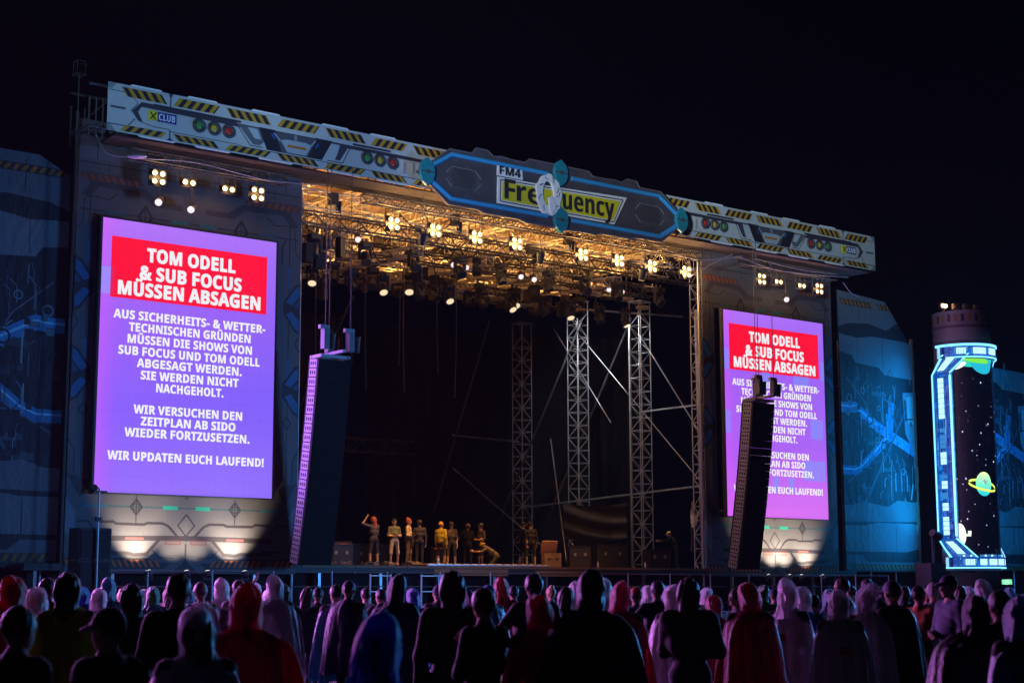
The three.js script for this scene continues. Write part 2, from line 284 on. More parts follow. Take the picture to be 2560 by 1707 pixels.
// ---------- header beam over the stage ----------
const BX0 = -.45, BX1 = 35, BT = 16.86, BB = 15.37, BH = BT - BB, HALF = (BX1 - BX0) / 2;
const beamTex = canvasTex(2048, 344, (c, w, h) => {
  c.fillStyle = '#b3b5b6'; c.fillRect(0, 0, w, h);
  c.save(); c.translate(0, h); c.scale(w / HALF, -h / BH);       // left half, metres, y up
  const hy = '#b8891c', hb = '#1d1a22', ln = '#34323c';
  // corner plates
  fillP(c, [[0, BH], [.28, BH], [.12, 1.3], [0, 1.3]], '#7d8586'); fillP(c, [[0, 0], [.3, 0], [.12, .2], [0, .2]], '#7d8586');
  line(c, [[.02, 1.26], [.72, 1.26], [.98, .98], [.75, .72], [.98, .72]], .02, ln); line(c, [[.02, .22], [.66, .22], [.9, .5]], .03, ln);
  line(c, [[.1, .75], [.58, .75]], .07, '#4a4654');
  // long inset with its dark upper edge
  fillP(c, [[.78, .72], [1.1, 1.05], [4.35, 1.05], [4.35, .98], [16.9, .98], [16.9, .86], [9.8, .86], [4.8, .86], [1.1, .9], [.98, .72], [1.15, .42], [1.0, .45]], '#38343e');
  line(c, [[.98, .72], [1.15, .42], [1.5, .36], [2.0, .36], [2.1, .3], [4.4, .3], [4.6, .26], [16.9, .26]], .022, ln);
  for (const [x, n] of [[1.5, 1.9], [2.7, 1.8], [8.7, 1.5]]) line(c, [[x, 1.04], [x + n, 1.04]], .07, '#2c2832');
  // bracket V with orange bar
  fillP(c, [[4.4, .95], [5.3, .95], [5.5, .7], [5.2, .4], [4.95, .4]], '#5a6168'); line(c, [[4.35, .95], [4.85, .35], [5.3, .35]], .03, ln);
  fillP(c, [[4.75, .92], [5.1, .92], [5.25, .6], [5.0, .6]], '#aab2b6');
  fillP(c, [[5.15, 1.0], [5.75, 1.0], [6.0, .3], [5.45, .3]], '#211d26'); fillP(c, [[7.25, 1.0], [7.9, 1.0], [7.5, .3], [6.9, .3]], '#211d26');
  fillP(c, [[5.75, .95], [7.3, .95], [6.95, .3], [6.0, .3]], '#4c4b55'); fillP(c, [[5.95, .7], [6.2, .76], [6.9, .76], [7.1, .7], [6.9, .34], [6.2, .34]], '#9ba6ae');
  line(c, [[6.2, .56], [6.9, .56]], .09, '#b06a26'); line(c, [[6.5, .95], [6.5, .74]], .1, '#7d868c'); line(c, [[5.7, .9], [5.95, .66]], .06, '#8a949a'); line(c, [[7.25, .9], [7.05, .66]], .06, '#8a949a');
  line(c, [[5.62, .86], [5.74, .7]], .05, '#2a58b0'); line(c, [[7.25, .66], [7.38, .82]], .05, '#2a58b0');
  fillP(c, [[7.85, .92], [8.2, .92], [8.05, .6], [7.75, .6]], '#aab2b6'); fillP(c, [[8.2, .92], [8.55, .95], [8.2, .4], [8.0, .4], [8.1, .6]], '#3c3a45'); line(c, [[8.62, .95], [8.3, .33], [7.7, .33]], .03, ln);
  // pale vertical panels near the middle sign, colour standing in for pinkish reflections
  for (let i = 0; i < 9; i++) { c.fillStyle = i % 3 ? '#c9bdb2' : '#8d8f94'; c.fillRect(10.35 + i * .13, .42 - (i % 2) * .05, .09, .4); }
  // hazard strips top and bottom, leaning alternately
  const strips = [[.42, 1.95], [2.15, 3.75], [3.95, 5.6], [5.8, 7.4], [7.6, 9.2], [9.4, 10.9], [11.1, 12.7]];
  strips.forEach(([a, b], i) => {
    for (const top of [1, 0]) {
      const y0 = top ? 1.13 : .05, y1 = top ? 1.41 : .25, d = ((i + (top ? 0 : 1)) % 2) ? -1 : 1, k = .2 * d, off = i === 0 ? .0 : 0;
      c.save(); c.beginPath(); c.moveTo(a + off - (d > 0 ? 0 : -.2), y1); c.lineTo(b + (d > 0 ? -.2 : 0), y1); c.lineTo(b + (d > 0 ? 0 : -.2), y0); c.lineTo(a + (d > 0 ? .2 : 0), y0); c.closePath(); c.clip();
      c.fillStyle = hb; c.fillRect(a - 1, y0, b - a + 2, y1 - y0); c.fillStyle = hy;
      for (let x = a - .4; x < b + .4; x += .3) { c.beginPath(); c.moveTo(x, y1); c.lineTo(x + .15, y1); c.lineTo(x + .15 + k, y0); c.lineTo(x + k, y0); c.fill(); }
      c.restore();
    }
  });
  fillP(c, [[1.98, BH], [2.14, BH], [2.08, 1.36], [2.08, 1.05], [2.04, 1.05], [2.04, 1.36]], ln); fillP(c, [[1.95, 0], [2.2, 0], [2.08, .1], [2.08, .34], [2.04, .34], [2.04, .1]], ln);
  c.restore(); grain(c, w, h, 900, .1);
});
{
  const t = thing('header_beam', 'long pale banner beam with black and yellow hazard strips above the stage', 'banner beam');
  const bm = std(0xffffff, 0.6, 0, { map: beamTex }), inner = std([.022, .016, .014], .9, 0, { bumpMap: clothNoise, bumpScale: .03 });
  for (const s of [0, 1]) {
    const g = new THREE.PlaneGeometry(HALF, BH, 24, 2); if (s) { const u = g.attributes.uv; for (let i = 0; i < u.count; i++) u.setX(i, 1 - u.getX(i)); }
    const p = g.attributes.position; for (let i = 0; i < p.count; i++) p.setZ(i, .012 * Math.sin(p.getX(i) * 2.1 + s) * (1 - Math.abs(p.getY(i)) / BH * 2));
    g.computeVertexNormals(); mesh('banner_face', g.translate(BX0 + HALF * (s + .5), (BT + BB) / 2, 1), bm, t);
  }
  mesh('banner_backing', box(BX1 - BX0 - .04, BH - .04, .05, (BX0 + BX1) / 2, (BT + BB) / 2, .95), inner, t);
  mesh('soffit', box(BX1 - BX0 - .6, .05, 1.5, (BX0 + BX1) / 2, BB - .08, .22), inner, t);
  for (const y of [BT - .1, BB + .1]) for (const z of [.8, -.5]) rodMesh('beam_chord', V(BX0 - .5, y, z), V(BX1 + .1, y, z), .05, MAT.darkSteel, t);
  const br = []; for (let x = BX0 - .5, i = 0; x < BX1 - 1; x += 1.2, i++) for (const z of [-.5]) br.push(rod(V(x, BB + .1, z), V(x + 1.2, BT - .1, z), .03, 5), rod(V(x + 1.2, BT - .1, z), V(x + 1.2, BB + .1, z), .03, 5));
  mesh('beam_lacing', merge(br), MAT.darkSteel, t);
  for (const x of [BX0 - .48, BX0 - .26, BX0 - .04]) { rodMesh('end_post', V(x, BB - .25, .8), V(x, BT - .5, .8), .03, MAT.darkSteel, t); rodMesh('end_post', V(x, BB - .25, -.5), V(x, BT - .5, -.5), .03, MAT.darkSteel, t); rodMesh('end_post', V(x, BB + .1, .8), V(x, BB + .1, -.5), .03, MAT.darkSteel, t); }
  // raised lips that break the outline
  for (let x = BX0 + .7, i = 0; x < BX1 - 1; x += 1.9 + (i % 3) * .35, i++) if (x < 10 || x > 23.4) { mesh('edge_lip', extrude(poly([[0, 0], [.07, .05], [1.0, .05], [1.07, 0]]), .03).translate(x, BT - .005, .985), MAT.white, t); mesh('edge_lip', extrude(poly([[0, 0], [.07, -.045], [1.2, -.045], [1.27, 0]]), .03).translate(x + .3, BB + .005, .985), MAT.white, t); }
  // signal lamps, unlit: ring and coloured dome
  const cols = { g: std([.06, .28, .07], .3), y: std([.5, .36, .04], .3), r: std([.5, .035, .025], .3) }, ringG = new THREE.TorusGeometry(.175, .055, 8, 24), domeG = new THREE.SphereGeometry(.13, 20, 10).scale(1, 1, .45), nz = std([.05, .045, .055], .5);
  for (const [x, k] of [[2.58, 'g'], [3.1, 'y'], [3.61, 'r'], [8.8, 'g'], [9.31, 'y'], [9.83, 'r'], [24.67, 'r'], [25.18, 'y'], [25.69, 'g'], [30.84, 'r'], [31.38, 'y'], [31.9, 'g']]) {
    const r = mesh('signal_ring', ringG, nz, t); r.position.set(x, 16.03, 1.02); const d = mesh('signal_lens', domeG, cols[k], r); d.position.z = -.01;
    mesh('signal_well', new THREE.CircleGeometry(.17, 20).translate(0, 0, -.006), nz, r);
  }
  // sponsor plates: yellow square with black crossed gable mark, blue plate lettered CLUB
  for (const x of [.92, 32.85]) {
    const k = mesh('sponsor_plate', box(.92, .3, .012, x + .42, 16.06, 1.022), std([.02, .02, .24], .5), t); 
    mesh('yellow_square', box(.29, .3, .016, x + .1, 16.06, 1.024), std([.72, .62, .02], .5), k);
    const X = []; for (const s of [-1, 1]) { X.push(box(.035, .27, .008).rotateZ(s * .72).translate(x + .1, 16.05, 1.037)); X.push(box(.03, .09, .008).rotateZ(s * -.85).translate(x + .1 + s * .07, 16.14, 1.037)); }
    mesh('gable_cross', merge(X), std([.015, .015, .015], .5), k);
    const tg = new TextGeometry('CLUB', { font, size: .2, depth: .008, curveSegments: 6 }); tg.computeBoundingBox(); const bw = tg.boundingBox.max.x; mesh('lettering', tg.scale(.56 / bw, 1, 1).translate(x + .28, 15.96, 1.028), MAT.white, k);
  }
}

// ---------- middle sign ----------
{
  const t = thing('stage_sign', 'dark octagonal stage sign with blue bars and the yellow festival name', 'sign', [0, 0, 1.22]);
  const backing = std([.08, .072, .085], .7, 0, { map: grimeNoise }), rim = std([.12, .11, .125], .6), bar = std([.04, .3, .58], .28), tealM = std([.012, .2, .25], .5), lineM = std([.2, .19, .21], .6);
  const top = [[10.62, 15.82], [11.97, 16.8], [12.95, 16.8], [13.1, 17.02], [13.6, 17.02], [13.85, 16.85], [14.25, 16.9], [14.7, 16.86], [15.3, 16.86], [15.5, 17.02], [18.3, 17.02], [18.5, 16.86], [19.1, 16.86], [19.6, 16.9], [19.95, 16.85], [20.2, 17.02], [20.7, 17.02], [20.85, 16.8], [21.95, 16.8], [23.25, 15.86]];
  const bot = [[21.95, 14.86], [20.6, 14.86], [20.4, 14.78], [18.9, 14.78], [18.6, 14.7], [15.3, 14.7], [15.0, 14.78], [13.4, 14.78], [13.2, 14.86], [11.9, 14.86]];
  mesh('backing_board', extrude(poly([...top, ...bot]), .14), backing, t);
  { const e = [], ps = [...top, ...bot]; ps.forEach((p, i) => { const q = ps[(i + 1) % ps.length]; e.push(rod(V(p[0], p[1], .14), V(q[0], q[1], .14), .03, 5)); }); mesh('rim_trim', merge(e), rim, t); }
  const barsAt = [[[11.0, 15.98], [12.05, 16.62]], [[12.05, 16.62], [16.3, 16.62]], [[17.45, 16.62], [21.85, 16.62]], [[21.85, 16.62], [22.85, 15.98]], [[11.0, 15.66], [12.0, 15.06]], [[12.0, 15.06], [16.3, 15.06]], [[17.45, 15.06], [21.85, 15.06]], [[21.85, 15.06], [22.85, 15.66]]];
  for (const [a, b] of barsAt) { mesh('blue_bar', rod(V(a[0], a[1], .15), V(b[0], b[1], .15), .085, 10), bar, t); }
  const gem = (x, y, sx, sy) => {
    const m = mesh('teal_connector', extrude(poly([[-.2, -.33], [-.3, -.12], [-.3, .12], [-.2, .33], [0, .47], [.2, .33], [.3, .12], [.3, -.12], [.2, -.33], [0, -.47]].map(([a, b]) => [a * sx, b * sy])), .12, .015).translate(x, y, .14), tealM, t);
    mesh('connector_seam', merge([box(.62 * sx, .035, .02, x, y, .285), box(.16 * sx, .12 * sy, .02, x, y, .287)]), backing, m);
  };
  gem(16.88, 16.72, 1, 1); gem(16.88, 14.98, 1, 1); gem(10.95, 15.82, .95, 1); gem(22.95, 15.83, .95, 1);
  for (const x of [12.55, 21.35]) {           // louvred vents
    const v = mesh('vent_outline', (() => { const ps = [[-.75, .1], [-.5, .36], [.5, .36], [.75, .1], [.75, -.1], [.5, -.36], [-.5, -.36], [-.75, -.1]], e = []; ps.forEach((p, i) => { const q = ps[(i + 1) % 8]; if (i % 2 === 0 || i === 1) e.push(rod(V(p[0], p[1], 0), V(q[0], q[1], 0), .014, 4)); }); return merge(e).translate(x, 15.84, .15); })(), lineM, t);
    for (let i = 0; i < 8; i++) mesh('vent_slat', box(1.1 - Math.abs(i - 3.5) * .08, .022, .03, x, 15.58 + i * .075, .15), std([.03, .028, .03], .6), v);
  }
  // name plate
  const white = std([.72, .74, .72], .55), yellow = std([.62, .55, .02], .5), ink = std([.022, .018, .022], .6);
  const pl = mesh('name_plate', extrude(poly([[14.0, 15.2], [14.02, 16.14], [16.4, 16.16], [20.15, 16.3], [19.5, 15.2]]), .03, .01).translate(0, 0, .15), white, t);
  mesh('yellow_field', extrude(poly([[14.2, 15.33], [14.22, 15.99], [19.82, 16.1], [19.42, 15.33]]), .012).translate(0, 0, .192), yellow, pl);
  mesh('plate_keyline', merge([rod(V(14.13, 15.28, .19), V(14.14, 16.05, .19), .02, 4), rod(V(14.14, 16.05, .19), V(19.95, 16.18, .19), .02, 4), rod(V(19.95, 16.18, .19), V(19.48, 15.28, .19), .02, 4), rod(V(19.48, 15.28, .19), V(14.13, 15.28, .19), .02, 4)]), ink, pl);
  const txt = (s, x, y, wd, size, m, z, d = .02) => { const g = new TextGeometry(s, { font, size, depth: d, curveSegments: 8 }); g.computeBoundingBox(); const b = g.boundingBox; g.translate(-b.min.x, 0, 0).scale(wd / (b.max.x - b.min.x), 1, 1).translate(x, y, z); return mesh('lettering', g, m, t); };
  txt('F', 14.3, 15.4, .48, .72, ink, .205); txt('re', 14.85, 15.4, 1.1, .72, ink, .205); txt('uency', 16.98, 15.42, 2.5, .72, ink, .205);
  // FM4 above the plate: pale outline and dark letters
  const f4 = mesh('station_plate', extrude(poly([[14.0, 16.2], [14.02, 16.58], [15.12, 16.58], [15.16, 16.2]]), .02, .01).translate(0, 0, .15), white, t); void f4;
  txt('FM4', 14.1, 16.25, .94, .3, ink, .185);
  // the big ring-shaped Q
  const q = mesh('ring_letter', (() => { const s = new THREE.Shape(), n = 40; for (let i = 0; i <= n; i++) { const a = i / n * 6.2832, k = 1 + .045 * Math.sin(a * 9 + 1) + .03 * Math.sin(a * 5); const x = 16.3 + Math.cos(a) * .58 * k, y = 15.82 + Math.sin(a) * .73 * k; i ? s.lineTo(x, y) : s.moveTo(x, y); } const hole = new THREE.Path(); for (let i = 0; i <= n; i++) { const a = -i / n * 6.2832; const x = 16.27 + Math.cos(a) * .27, y = 15.86 + Math.sin(a) * .47; i ? hole.lineTo(x, y) : hole.moveTo(x, y); } s.holes.push(hole); return extrude(s, .05, .02).translate(0, 0, .2); })(), white, t);
  mesh('ring_inner', extrude(new THREE.Shape().absellipse(16.27, 15.86, .28, .48, 0, 6.2832), .012).translate(0, 0, .195), yellow, q);
  mesh('ring_tail', extrude(poly([[16.25, 15.7], [16.42, 15.78], [16.6, 15.4], [16.42, 15.14], [16.3, 15.22]]), .05, .01).translate(0, 0, .25), white, q);
  const cr = []; for (let i = 0; i < 9; i++) { const a = i * .75 + .2; cr.push(tube([V(16.3 + Math.cos(a) * .36, 15.82 + Math.sin(a) * .55, .272), V(16.3 + Math.cos(a + .14) * .45, 15.82 + Math.sin(a + .14) * .6, .274), V(16.3 + Math.cos(a + .3) * .5, 15.82 + Math.sin(a + .3) * .68, .272)], .016, 6, 4)); } mesh('ring_crease', merge(cr), ink, q);
}

// ---------- decorated wings ----------
const WW = 5.6, WH = 12.2;
const wingTex = canvasTex(1024, 2048, (c, w, h) => {      // drawn with the stage on the left
  c.fillStyle = '#1d2027'; c.fillRect(0, 0, w, h); c.save(); c.translate(0, h); c.scale(w / WW, -h / WH);
  fillP(c, [[0, 10.6], [.6, 10.8], [2.0, 10.9], [3.2, 10.7], [4.2, 11.2], [4.2, 12.2], [0, 12.2]], '#5f626a');
  fillP(c, [[0, 9.5], [.8, 9.4], [1.0, 9.1], [2.6, 9.0], [3.0, 8.7], [5.6, 8.6], [5.6, 9.8], [4.6, 10.3], [2.2, 10.35], [1.2, 10.2], [0, 10.3]], '#6c6f76');
  line(c, [[2.9, 8.7], [2.9, 10.4]], .03, dk); line(c, [[1.2, 9.2], [1.2, 10.2]], .02, dk); line(c, [[1.4, 11.0], [1.4, 12.0]], .03, dk);
  fillP(c, [[.1, 11.85], [2.2, 11.85], [2.4, 11.6], [.3, 11.6]], '#26242c'); for (let i = 0; i < 8; i++) fillP(c, [[.2 + i * .27, 11.82], [.34 + i * .27, 11.82], [.48 + i * .27, 11.63], [.34 + i * .27, 11.63]], '#a5651f');
  fillP(c, [[2.6, 11.85], [5.0, 11.85], [5.2, 11.6], [2.8, 11.6]], '#26242c'); for (let i = 0; i < 9; i++) fillP(c, [[2.7 + i * .27, 11.82], [2.84 + i * .27, 11.82], [2.98 + i * .27, 11.63], [2.84 + i * .27, 11.63]], '#a5651f');
  // pipes, struts and machinery
  line(c, [[0, 7.1], [.5, 7.1], [.9, 7.15], [2.3, 6.4], [5.6, 5.1]], .45, '#2c7fb0'); line(c, [[0, 7.16], [.5, 7.16], [.9, 7.2], [2.3, 6.46]], .08, '#7cc4e2');
  line(c, [[0, 4.4], [.8, 4.4], [1.3, 4.6], [3.2, 6.0], [3.4, 7.5]], .4, '#2673a2'); line(c, [[0, 4.45], [.8, 4.45], [1.3, 4.65], [3.1, 6.0]], .06, '#7cc4e2');
  line(c, [[.4, 8.4], [1.6, 7.4], [3.6, 4.3]], .05, '#56616e'); line(c, [[2.4, 8.2], [2.8, 6.4], [1.6, 4.6], [.3, 3.9]], .05, '#56616e'); line(c, [[1.6, 3.3], [4.8, 7.8]], .12, '#3c4d5e');
  fillP(c, [[4.2, 8.0], [5.3, 8.1], [5.4, 5.8], [4.9, 5.2], [4.3, 6.2]], '#66808e'); fillP(c, [[4.4, 7.8], [4.9, 7.9], [4.9, 6.6], [4.5, 6.7]], '#8fa8b2'); line(c, [[4.3, 6.8], [5.3, 6.9]], .06, dk);
  for (let i = 0; i < 7; i++) line(c, [[3.3 + i * .2, 3.6], [3.3 + i * .2, 4.4]], .09, i % 2 ? '#5b7686' : '#2a3742');
  for (let i = 0; i < 26; i++) { const x = rr(2.6, 5.3), y = rr(1.2, 8.2); line(c, [[x, y], [x + rr(-.3, .3), y + rr(.3, 1.4)]], rr(.03, .14), ['#3f5c6c', '#22303c', '#6f8c98', '#2f4654'][i % 4]); }
  for (let i = 0; i < 14; i++) { const x = rr(.2, 4), y = rr(2.6, 8); fillP(c, [[x, y], [x + rr(.3, 1), y + rr(-.1, .1)], [x + rr(.3, 1), y + rr(.1, .3)], [x, y + .18]], ['#333a44', '#3d4650', '#262b33'][i % 3]); }
  for (let i = 0; i < 90; i++) { const x = rr(0, 5.5), y = rr(2.6, 8.4), l = rr(.2, 1.1); line(c, [[x, y], [x, y + l], [x + rr(-.25, .25), y + l + rr(.1, .3)]], rr(.012, .05), ['#12161c', '#56727f', '#20455c', '#7f98a2', '#191d24'][i % 5]); }
  for (let i = 0; i < 46; i++) { const x = rr(.1, 5.2), y = rr(2.7, 8.2), w2 = rr(.06, .3), h2 = rr(.05, .26); c.fillStyle = ['#161a20', '#3b5564', '#4f6a76', '#202a34'][i % 4]; c.fillRect(x, y, w2, h2); c.strokeStyle = '#0e1116'; c.lineWidth = .012; c.strokeRect(x, y, w2, h2); }
  for (let i = 0; i < 12; i++) { const x = rr(.3, 5.1), y = rr(3, 8), r = rr(.06, .22); c.strokeStyle = i % 2 ? '#5d7884' : '#1a2028'; c.lineWidth = r * .35; c.beginPath(); c.arc(x, y, r, 0, 7); c.stroke(); }
  // armour plates at the foot
  fillP(c, [[0, 2.9], [.5, 2.9], [1.1, 3.1], [2.9, 2.9], [3.6, 3.2], [5.6, 3.1], [5.6, 2.3], [0, 2.2]], '#5f6068');
  fillP(c, [[0, 2.05], [1.2, 2.05], [2.2, 2.2], [4.6, 2.2], [5.6, 2.0], [5.6, 1.2], [4, .95], [0, .95]], '#63676e'); fillP(c, [[0, .8], [1.1, .8], [1.5, .5], [4.7, .5], [5.6, .9], [5.6, .2], [0, .2]], '#575b64');
  line(c, [[1.1, .8], [1.1, 2.0]], .03, dk); line(c, [[3.4, .5], [3.4, 2.1]], .03, dk); line(c, [[4.6, .5], [5.0, 1.0], [5.0, 5]], .04, dk);
  fillP(c, [[.2, .42], [4.8, .42], [5, .15], [.4, .15]], '#26242c'); for (let i = 0; i < 17; i++) fillP(c, [[.3 + i * .27, .4], [.44 + i * .27, .4], [.58 + i * .27, .18], [.44 + i * .27, .18]], '#8a5a1f');
  c.fillStyle = '#90a8ae'; c.beginPath(); c.ellipse(5.05, 2.0, .17, .45, 0, 0, 7); c.fill(); c.beginPath(); c.ellipse(5.1, 4.4, .14, .35, 0, 0, 7); c.fill();
  c.restore(); grain(c, w, h, 4000, .1);
});
function wing(x0, flip, label, wd, shape) {
  const t = thing('printed_wing_wall', label, 'printed wall', [x0, 0, -.6]);
  const g = extrude(shape, .06), p = g.attributes.position, u = g.attributes.uv;
  for (let i = 0; i < p.count; i++) { const a = p.getX(i) / WW; u.setXY(i, flip ? 1 - a : a, (p.getY(i) - 2.5) / WH); }
  mesh('printed_cloth', g, std(0xffffff, .7, 0, { map: wingTex, bumpMap: clothNoise, bumpScale: .06 }), t);
  for (let x = .1; x < wd; x += 1.7) rodMesh('scaffold_tube', V(x, 0, -.12), V(x, 12.5, -.12), .03, MAT.steel, t);
  for (const y of [1.6, 6, 10.5]) rodMesh('scaffold_tube', V(0, y, -.17), V(wd, y, -.17), .025, MAT.steel, t);
  return t;
}
wing(34.3, false, 'blue-lit printed machine wall right of the farther screen, corner cut away', 5.1, poly([[0, 2.6], [5.1, 2.6], [5.1, 12.4], [3.2, 14.5], [0, 14.7]]));
wing(-6.45, true, 'dark printed machine wall at the left edge of the picture', 5.6, poly([[0, 2.5], [5.6, 2.5], [5.6, 14.2], [4.6, 14.7], [0, 14.7]]));
wing(43.0, false, 'blue-lit printed machine wall at the right edge beyond the display tower', 5.6, poly([[0, 2.7], [5.6, 2.7], [5.6, 12.1], [0, 12.3]]));
// dark gap cloths between tower, wings and display
function cloth(x, w, y0, y1, z, label, mat = MAT.blackCloth) {
  const g = new THREE.PlaneGeometry(w, y1 - y0, Math.ceil(w * 6), 4), p = g.attributes.position;
  for (let i = 0; i < p.count; i++) p.setZ(i, .06 * Math.sin(p.getX(i) * 7) + .03 * Math.sin(p.getX(i) * 17 + p.getY(i)));
  g.computeVertexNormals(); return solo('drape', g.translate(x + w / 2, (y0 + y1) / 2, z), mat, label, 'drape');
}
cloth(33.35, 1.0, 0, 14.9, -1.0, 'dark drape in the gap between farther panel wall and blue wing');
cloth(39.5, 1.6, 0, 13.2, -2.4, 'dark drape in the gap left of the glowing display tower', std([.03, .03, .035], .95));

// ---------- glowing display tower ----------
const starTex = canvasTex(512, 1024, (c, w, h) => {
  c.fillStyle = '#01030c'; c.fillRect(0, 0, w, h); c.fillStyle = 'rgba(6,30,70,.7)'; c.fillRect(w * .62, 0, w * .12, h);
  for (let i = 0; i < 240; i++) { const s = rnd() ** 2.6; c.fillStyle = `rgba(${200 + 55 * rnd()},${210 + 40 * rnd()},255,${.35 + .65 * s})`; c.beginPath(); c.arc(rnd() * w, h * (.1 + .87 * rnd()), .7 + 4.6 * s, 0, 7); c.fill(); }
  const planet = (x, y, r, a, b) => {
    c.save(); c.translate(x, y); const ring = front => { c.save(); c.rotate(.16); c.strokeStyle = b; c.lineWidth = r * .2; c.beginPath(); c.ellipse(0, r * .12, r * 1.75, r * .36, 0, front ? .1 : 3.3, front ? 3.05 : 6.1); c.stroke(); c.restore(); };
    ring(false); const g = c.createLinearGradient(0, -r, 0, r); g.addColorStop(0, a); g.addColorStop(.55, '#5fd6b4'); g.addColorStop(1, '#1fb0c4'); c.fillStyle = g; c.beginPath(); c.arc(0, 0, r, 0, 7); c.fill();
    for (let i = 0; i < 22; i++) { c.fillStyle = ['rgba(240,90,90,.5)', 'rgba(120,110,220,.55)', 'rgba(250,240,160,.5)', 'rgba(20,150,140,.6)'][i % 4]; c.beginPath(); c.arc(r * rr(-.2, .7), r * rr(-.5, .5), r * rr(.04, .13), 0, 7); c.fill(); }
    ring(true); c.restore();
  };
  planet(w * .36, h * .615, 60, '#d8f0a0', '#cfe45c');
  c.fillStyle = '#fafcf4'; c.beginPath(); c.ellipse(4, h * .86, 44, 58, 0, 0, 7); c.fill(); c.fillStyle = '#d8f4d8'; c.fillRect(40, h * .855, 40, 12); c.fillRect(60, h * .84, 22, 16);
  c.fillStyle = '#22b8a8'; c.beginPath(); c.ellipse(w * .3, h * .005, 170, 40, 0, 0, 7); c.fill(); c.fillStyle = '#1f9fb8'; c.beginPath(); c.ellipse(w * .42, h * .02, 90, 58, .1, 0, 7); c.fill(); c.fillStyle = '#6cc83c'; c.beginPath(); c.ellipse(w * .3, 4, 120, 18, .1, 0, 7); c.fill(); c.fillStyle = '#d8f0d0'; c.beginPath(); c.ellipse(w * .1, h * .035, 46, 14, -.3, 0, 7); c.fill();
});
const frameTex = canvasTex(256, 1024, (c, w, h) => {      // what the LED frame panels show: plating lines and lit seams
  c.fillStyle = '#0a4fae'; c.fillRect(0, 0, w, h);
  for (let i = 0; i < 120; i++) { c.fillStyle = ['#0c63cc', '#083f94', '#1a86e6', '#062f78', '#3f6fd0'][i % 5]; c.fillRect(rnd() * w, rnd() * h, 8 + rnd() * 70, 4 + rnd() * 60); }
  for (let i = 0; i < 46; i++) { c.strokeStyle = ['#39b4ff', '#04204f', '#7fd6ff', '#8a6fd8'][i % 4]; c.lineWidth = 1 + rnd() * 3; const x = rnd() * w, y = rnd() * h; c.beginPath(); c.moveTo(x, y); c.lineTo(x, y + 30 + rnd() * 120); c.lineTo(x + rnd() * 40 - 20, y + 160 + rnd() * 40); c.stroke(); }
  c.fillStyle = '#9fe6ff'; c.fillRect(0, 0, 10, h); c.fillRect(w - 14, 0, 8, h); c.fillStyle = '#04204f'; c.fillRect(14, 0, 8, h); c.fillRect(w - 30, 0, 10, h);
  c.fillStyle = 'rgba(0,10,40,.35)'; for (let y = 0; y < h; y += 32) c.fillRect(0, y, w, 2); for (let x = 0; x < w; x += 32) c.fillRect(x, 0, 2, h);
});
function curved(r, th, a0, a1, y0, y1, n = 10, shear = 0) {           // curved slab on a vertical cylinder, angles clockwise from +z seen from above
  const pos = [], uv = [], idx = [];
  for (let i = 0; i <= n; i++) { const a = a0 + (a1 - a0) * i / n; for (const [rad, y] of [[r, y0], [r, y1], [r + th, y1], [r + th, y0]]) { const b = y === y1 ? a + shear : a; pos.push(Math.sin(b) * rad, y, Math.cos(b) * rad); uv.push(i / n, (y - y0) / (y1 - y0)); } }
  for (let i = 0; i < n; i++) for (let k = 0; k < 4; k++) { const a = i * 4 + k, b = i * 4 + (k + 1) % 4, c2 = a + 4, d = b + 4; idx.push(a, c2, b, b, c2, d); }
  idx.push(0, 1, 2, 0, 2, 3); const e = n * 4; idx.push(e, e + 2, e + 1, e, e + 3, e + 2);
  const g = new THREE.BufferGeometry(); g.setAttribute('position', new THREE.Float32BufferAttribute(pos, 3)); g.setAttribute('uv', new THREE.Float32BufferAttribute(uv, 2)); g.setIndex(idx); const f = g.toNonIndexed(); f.computeVertexNormals(); return f;
}
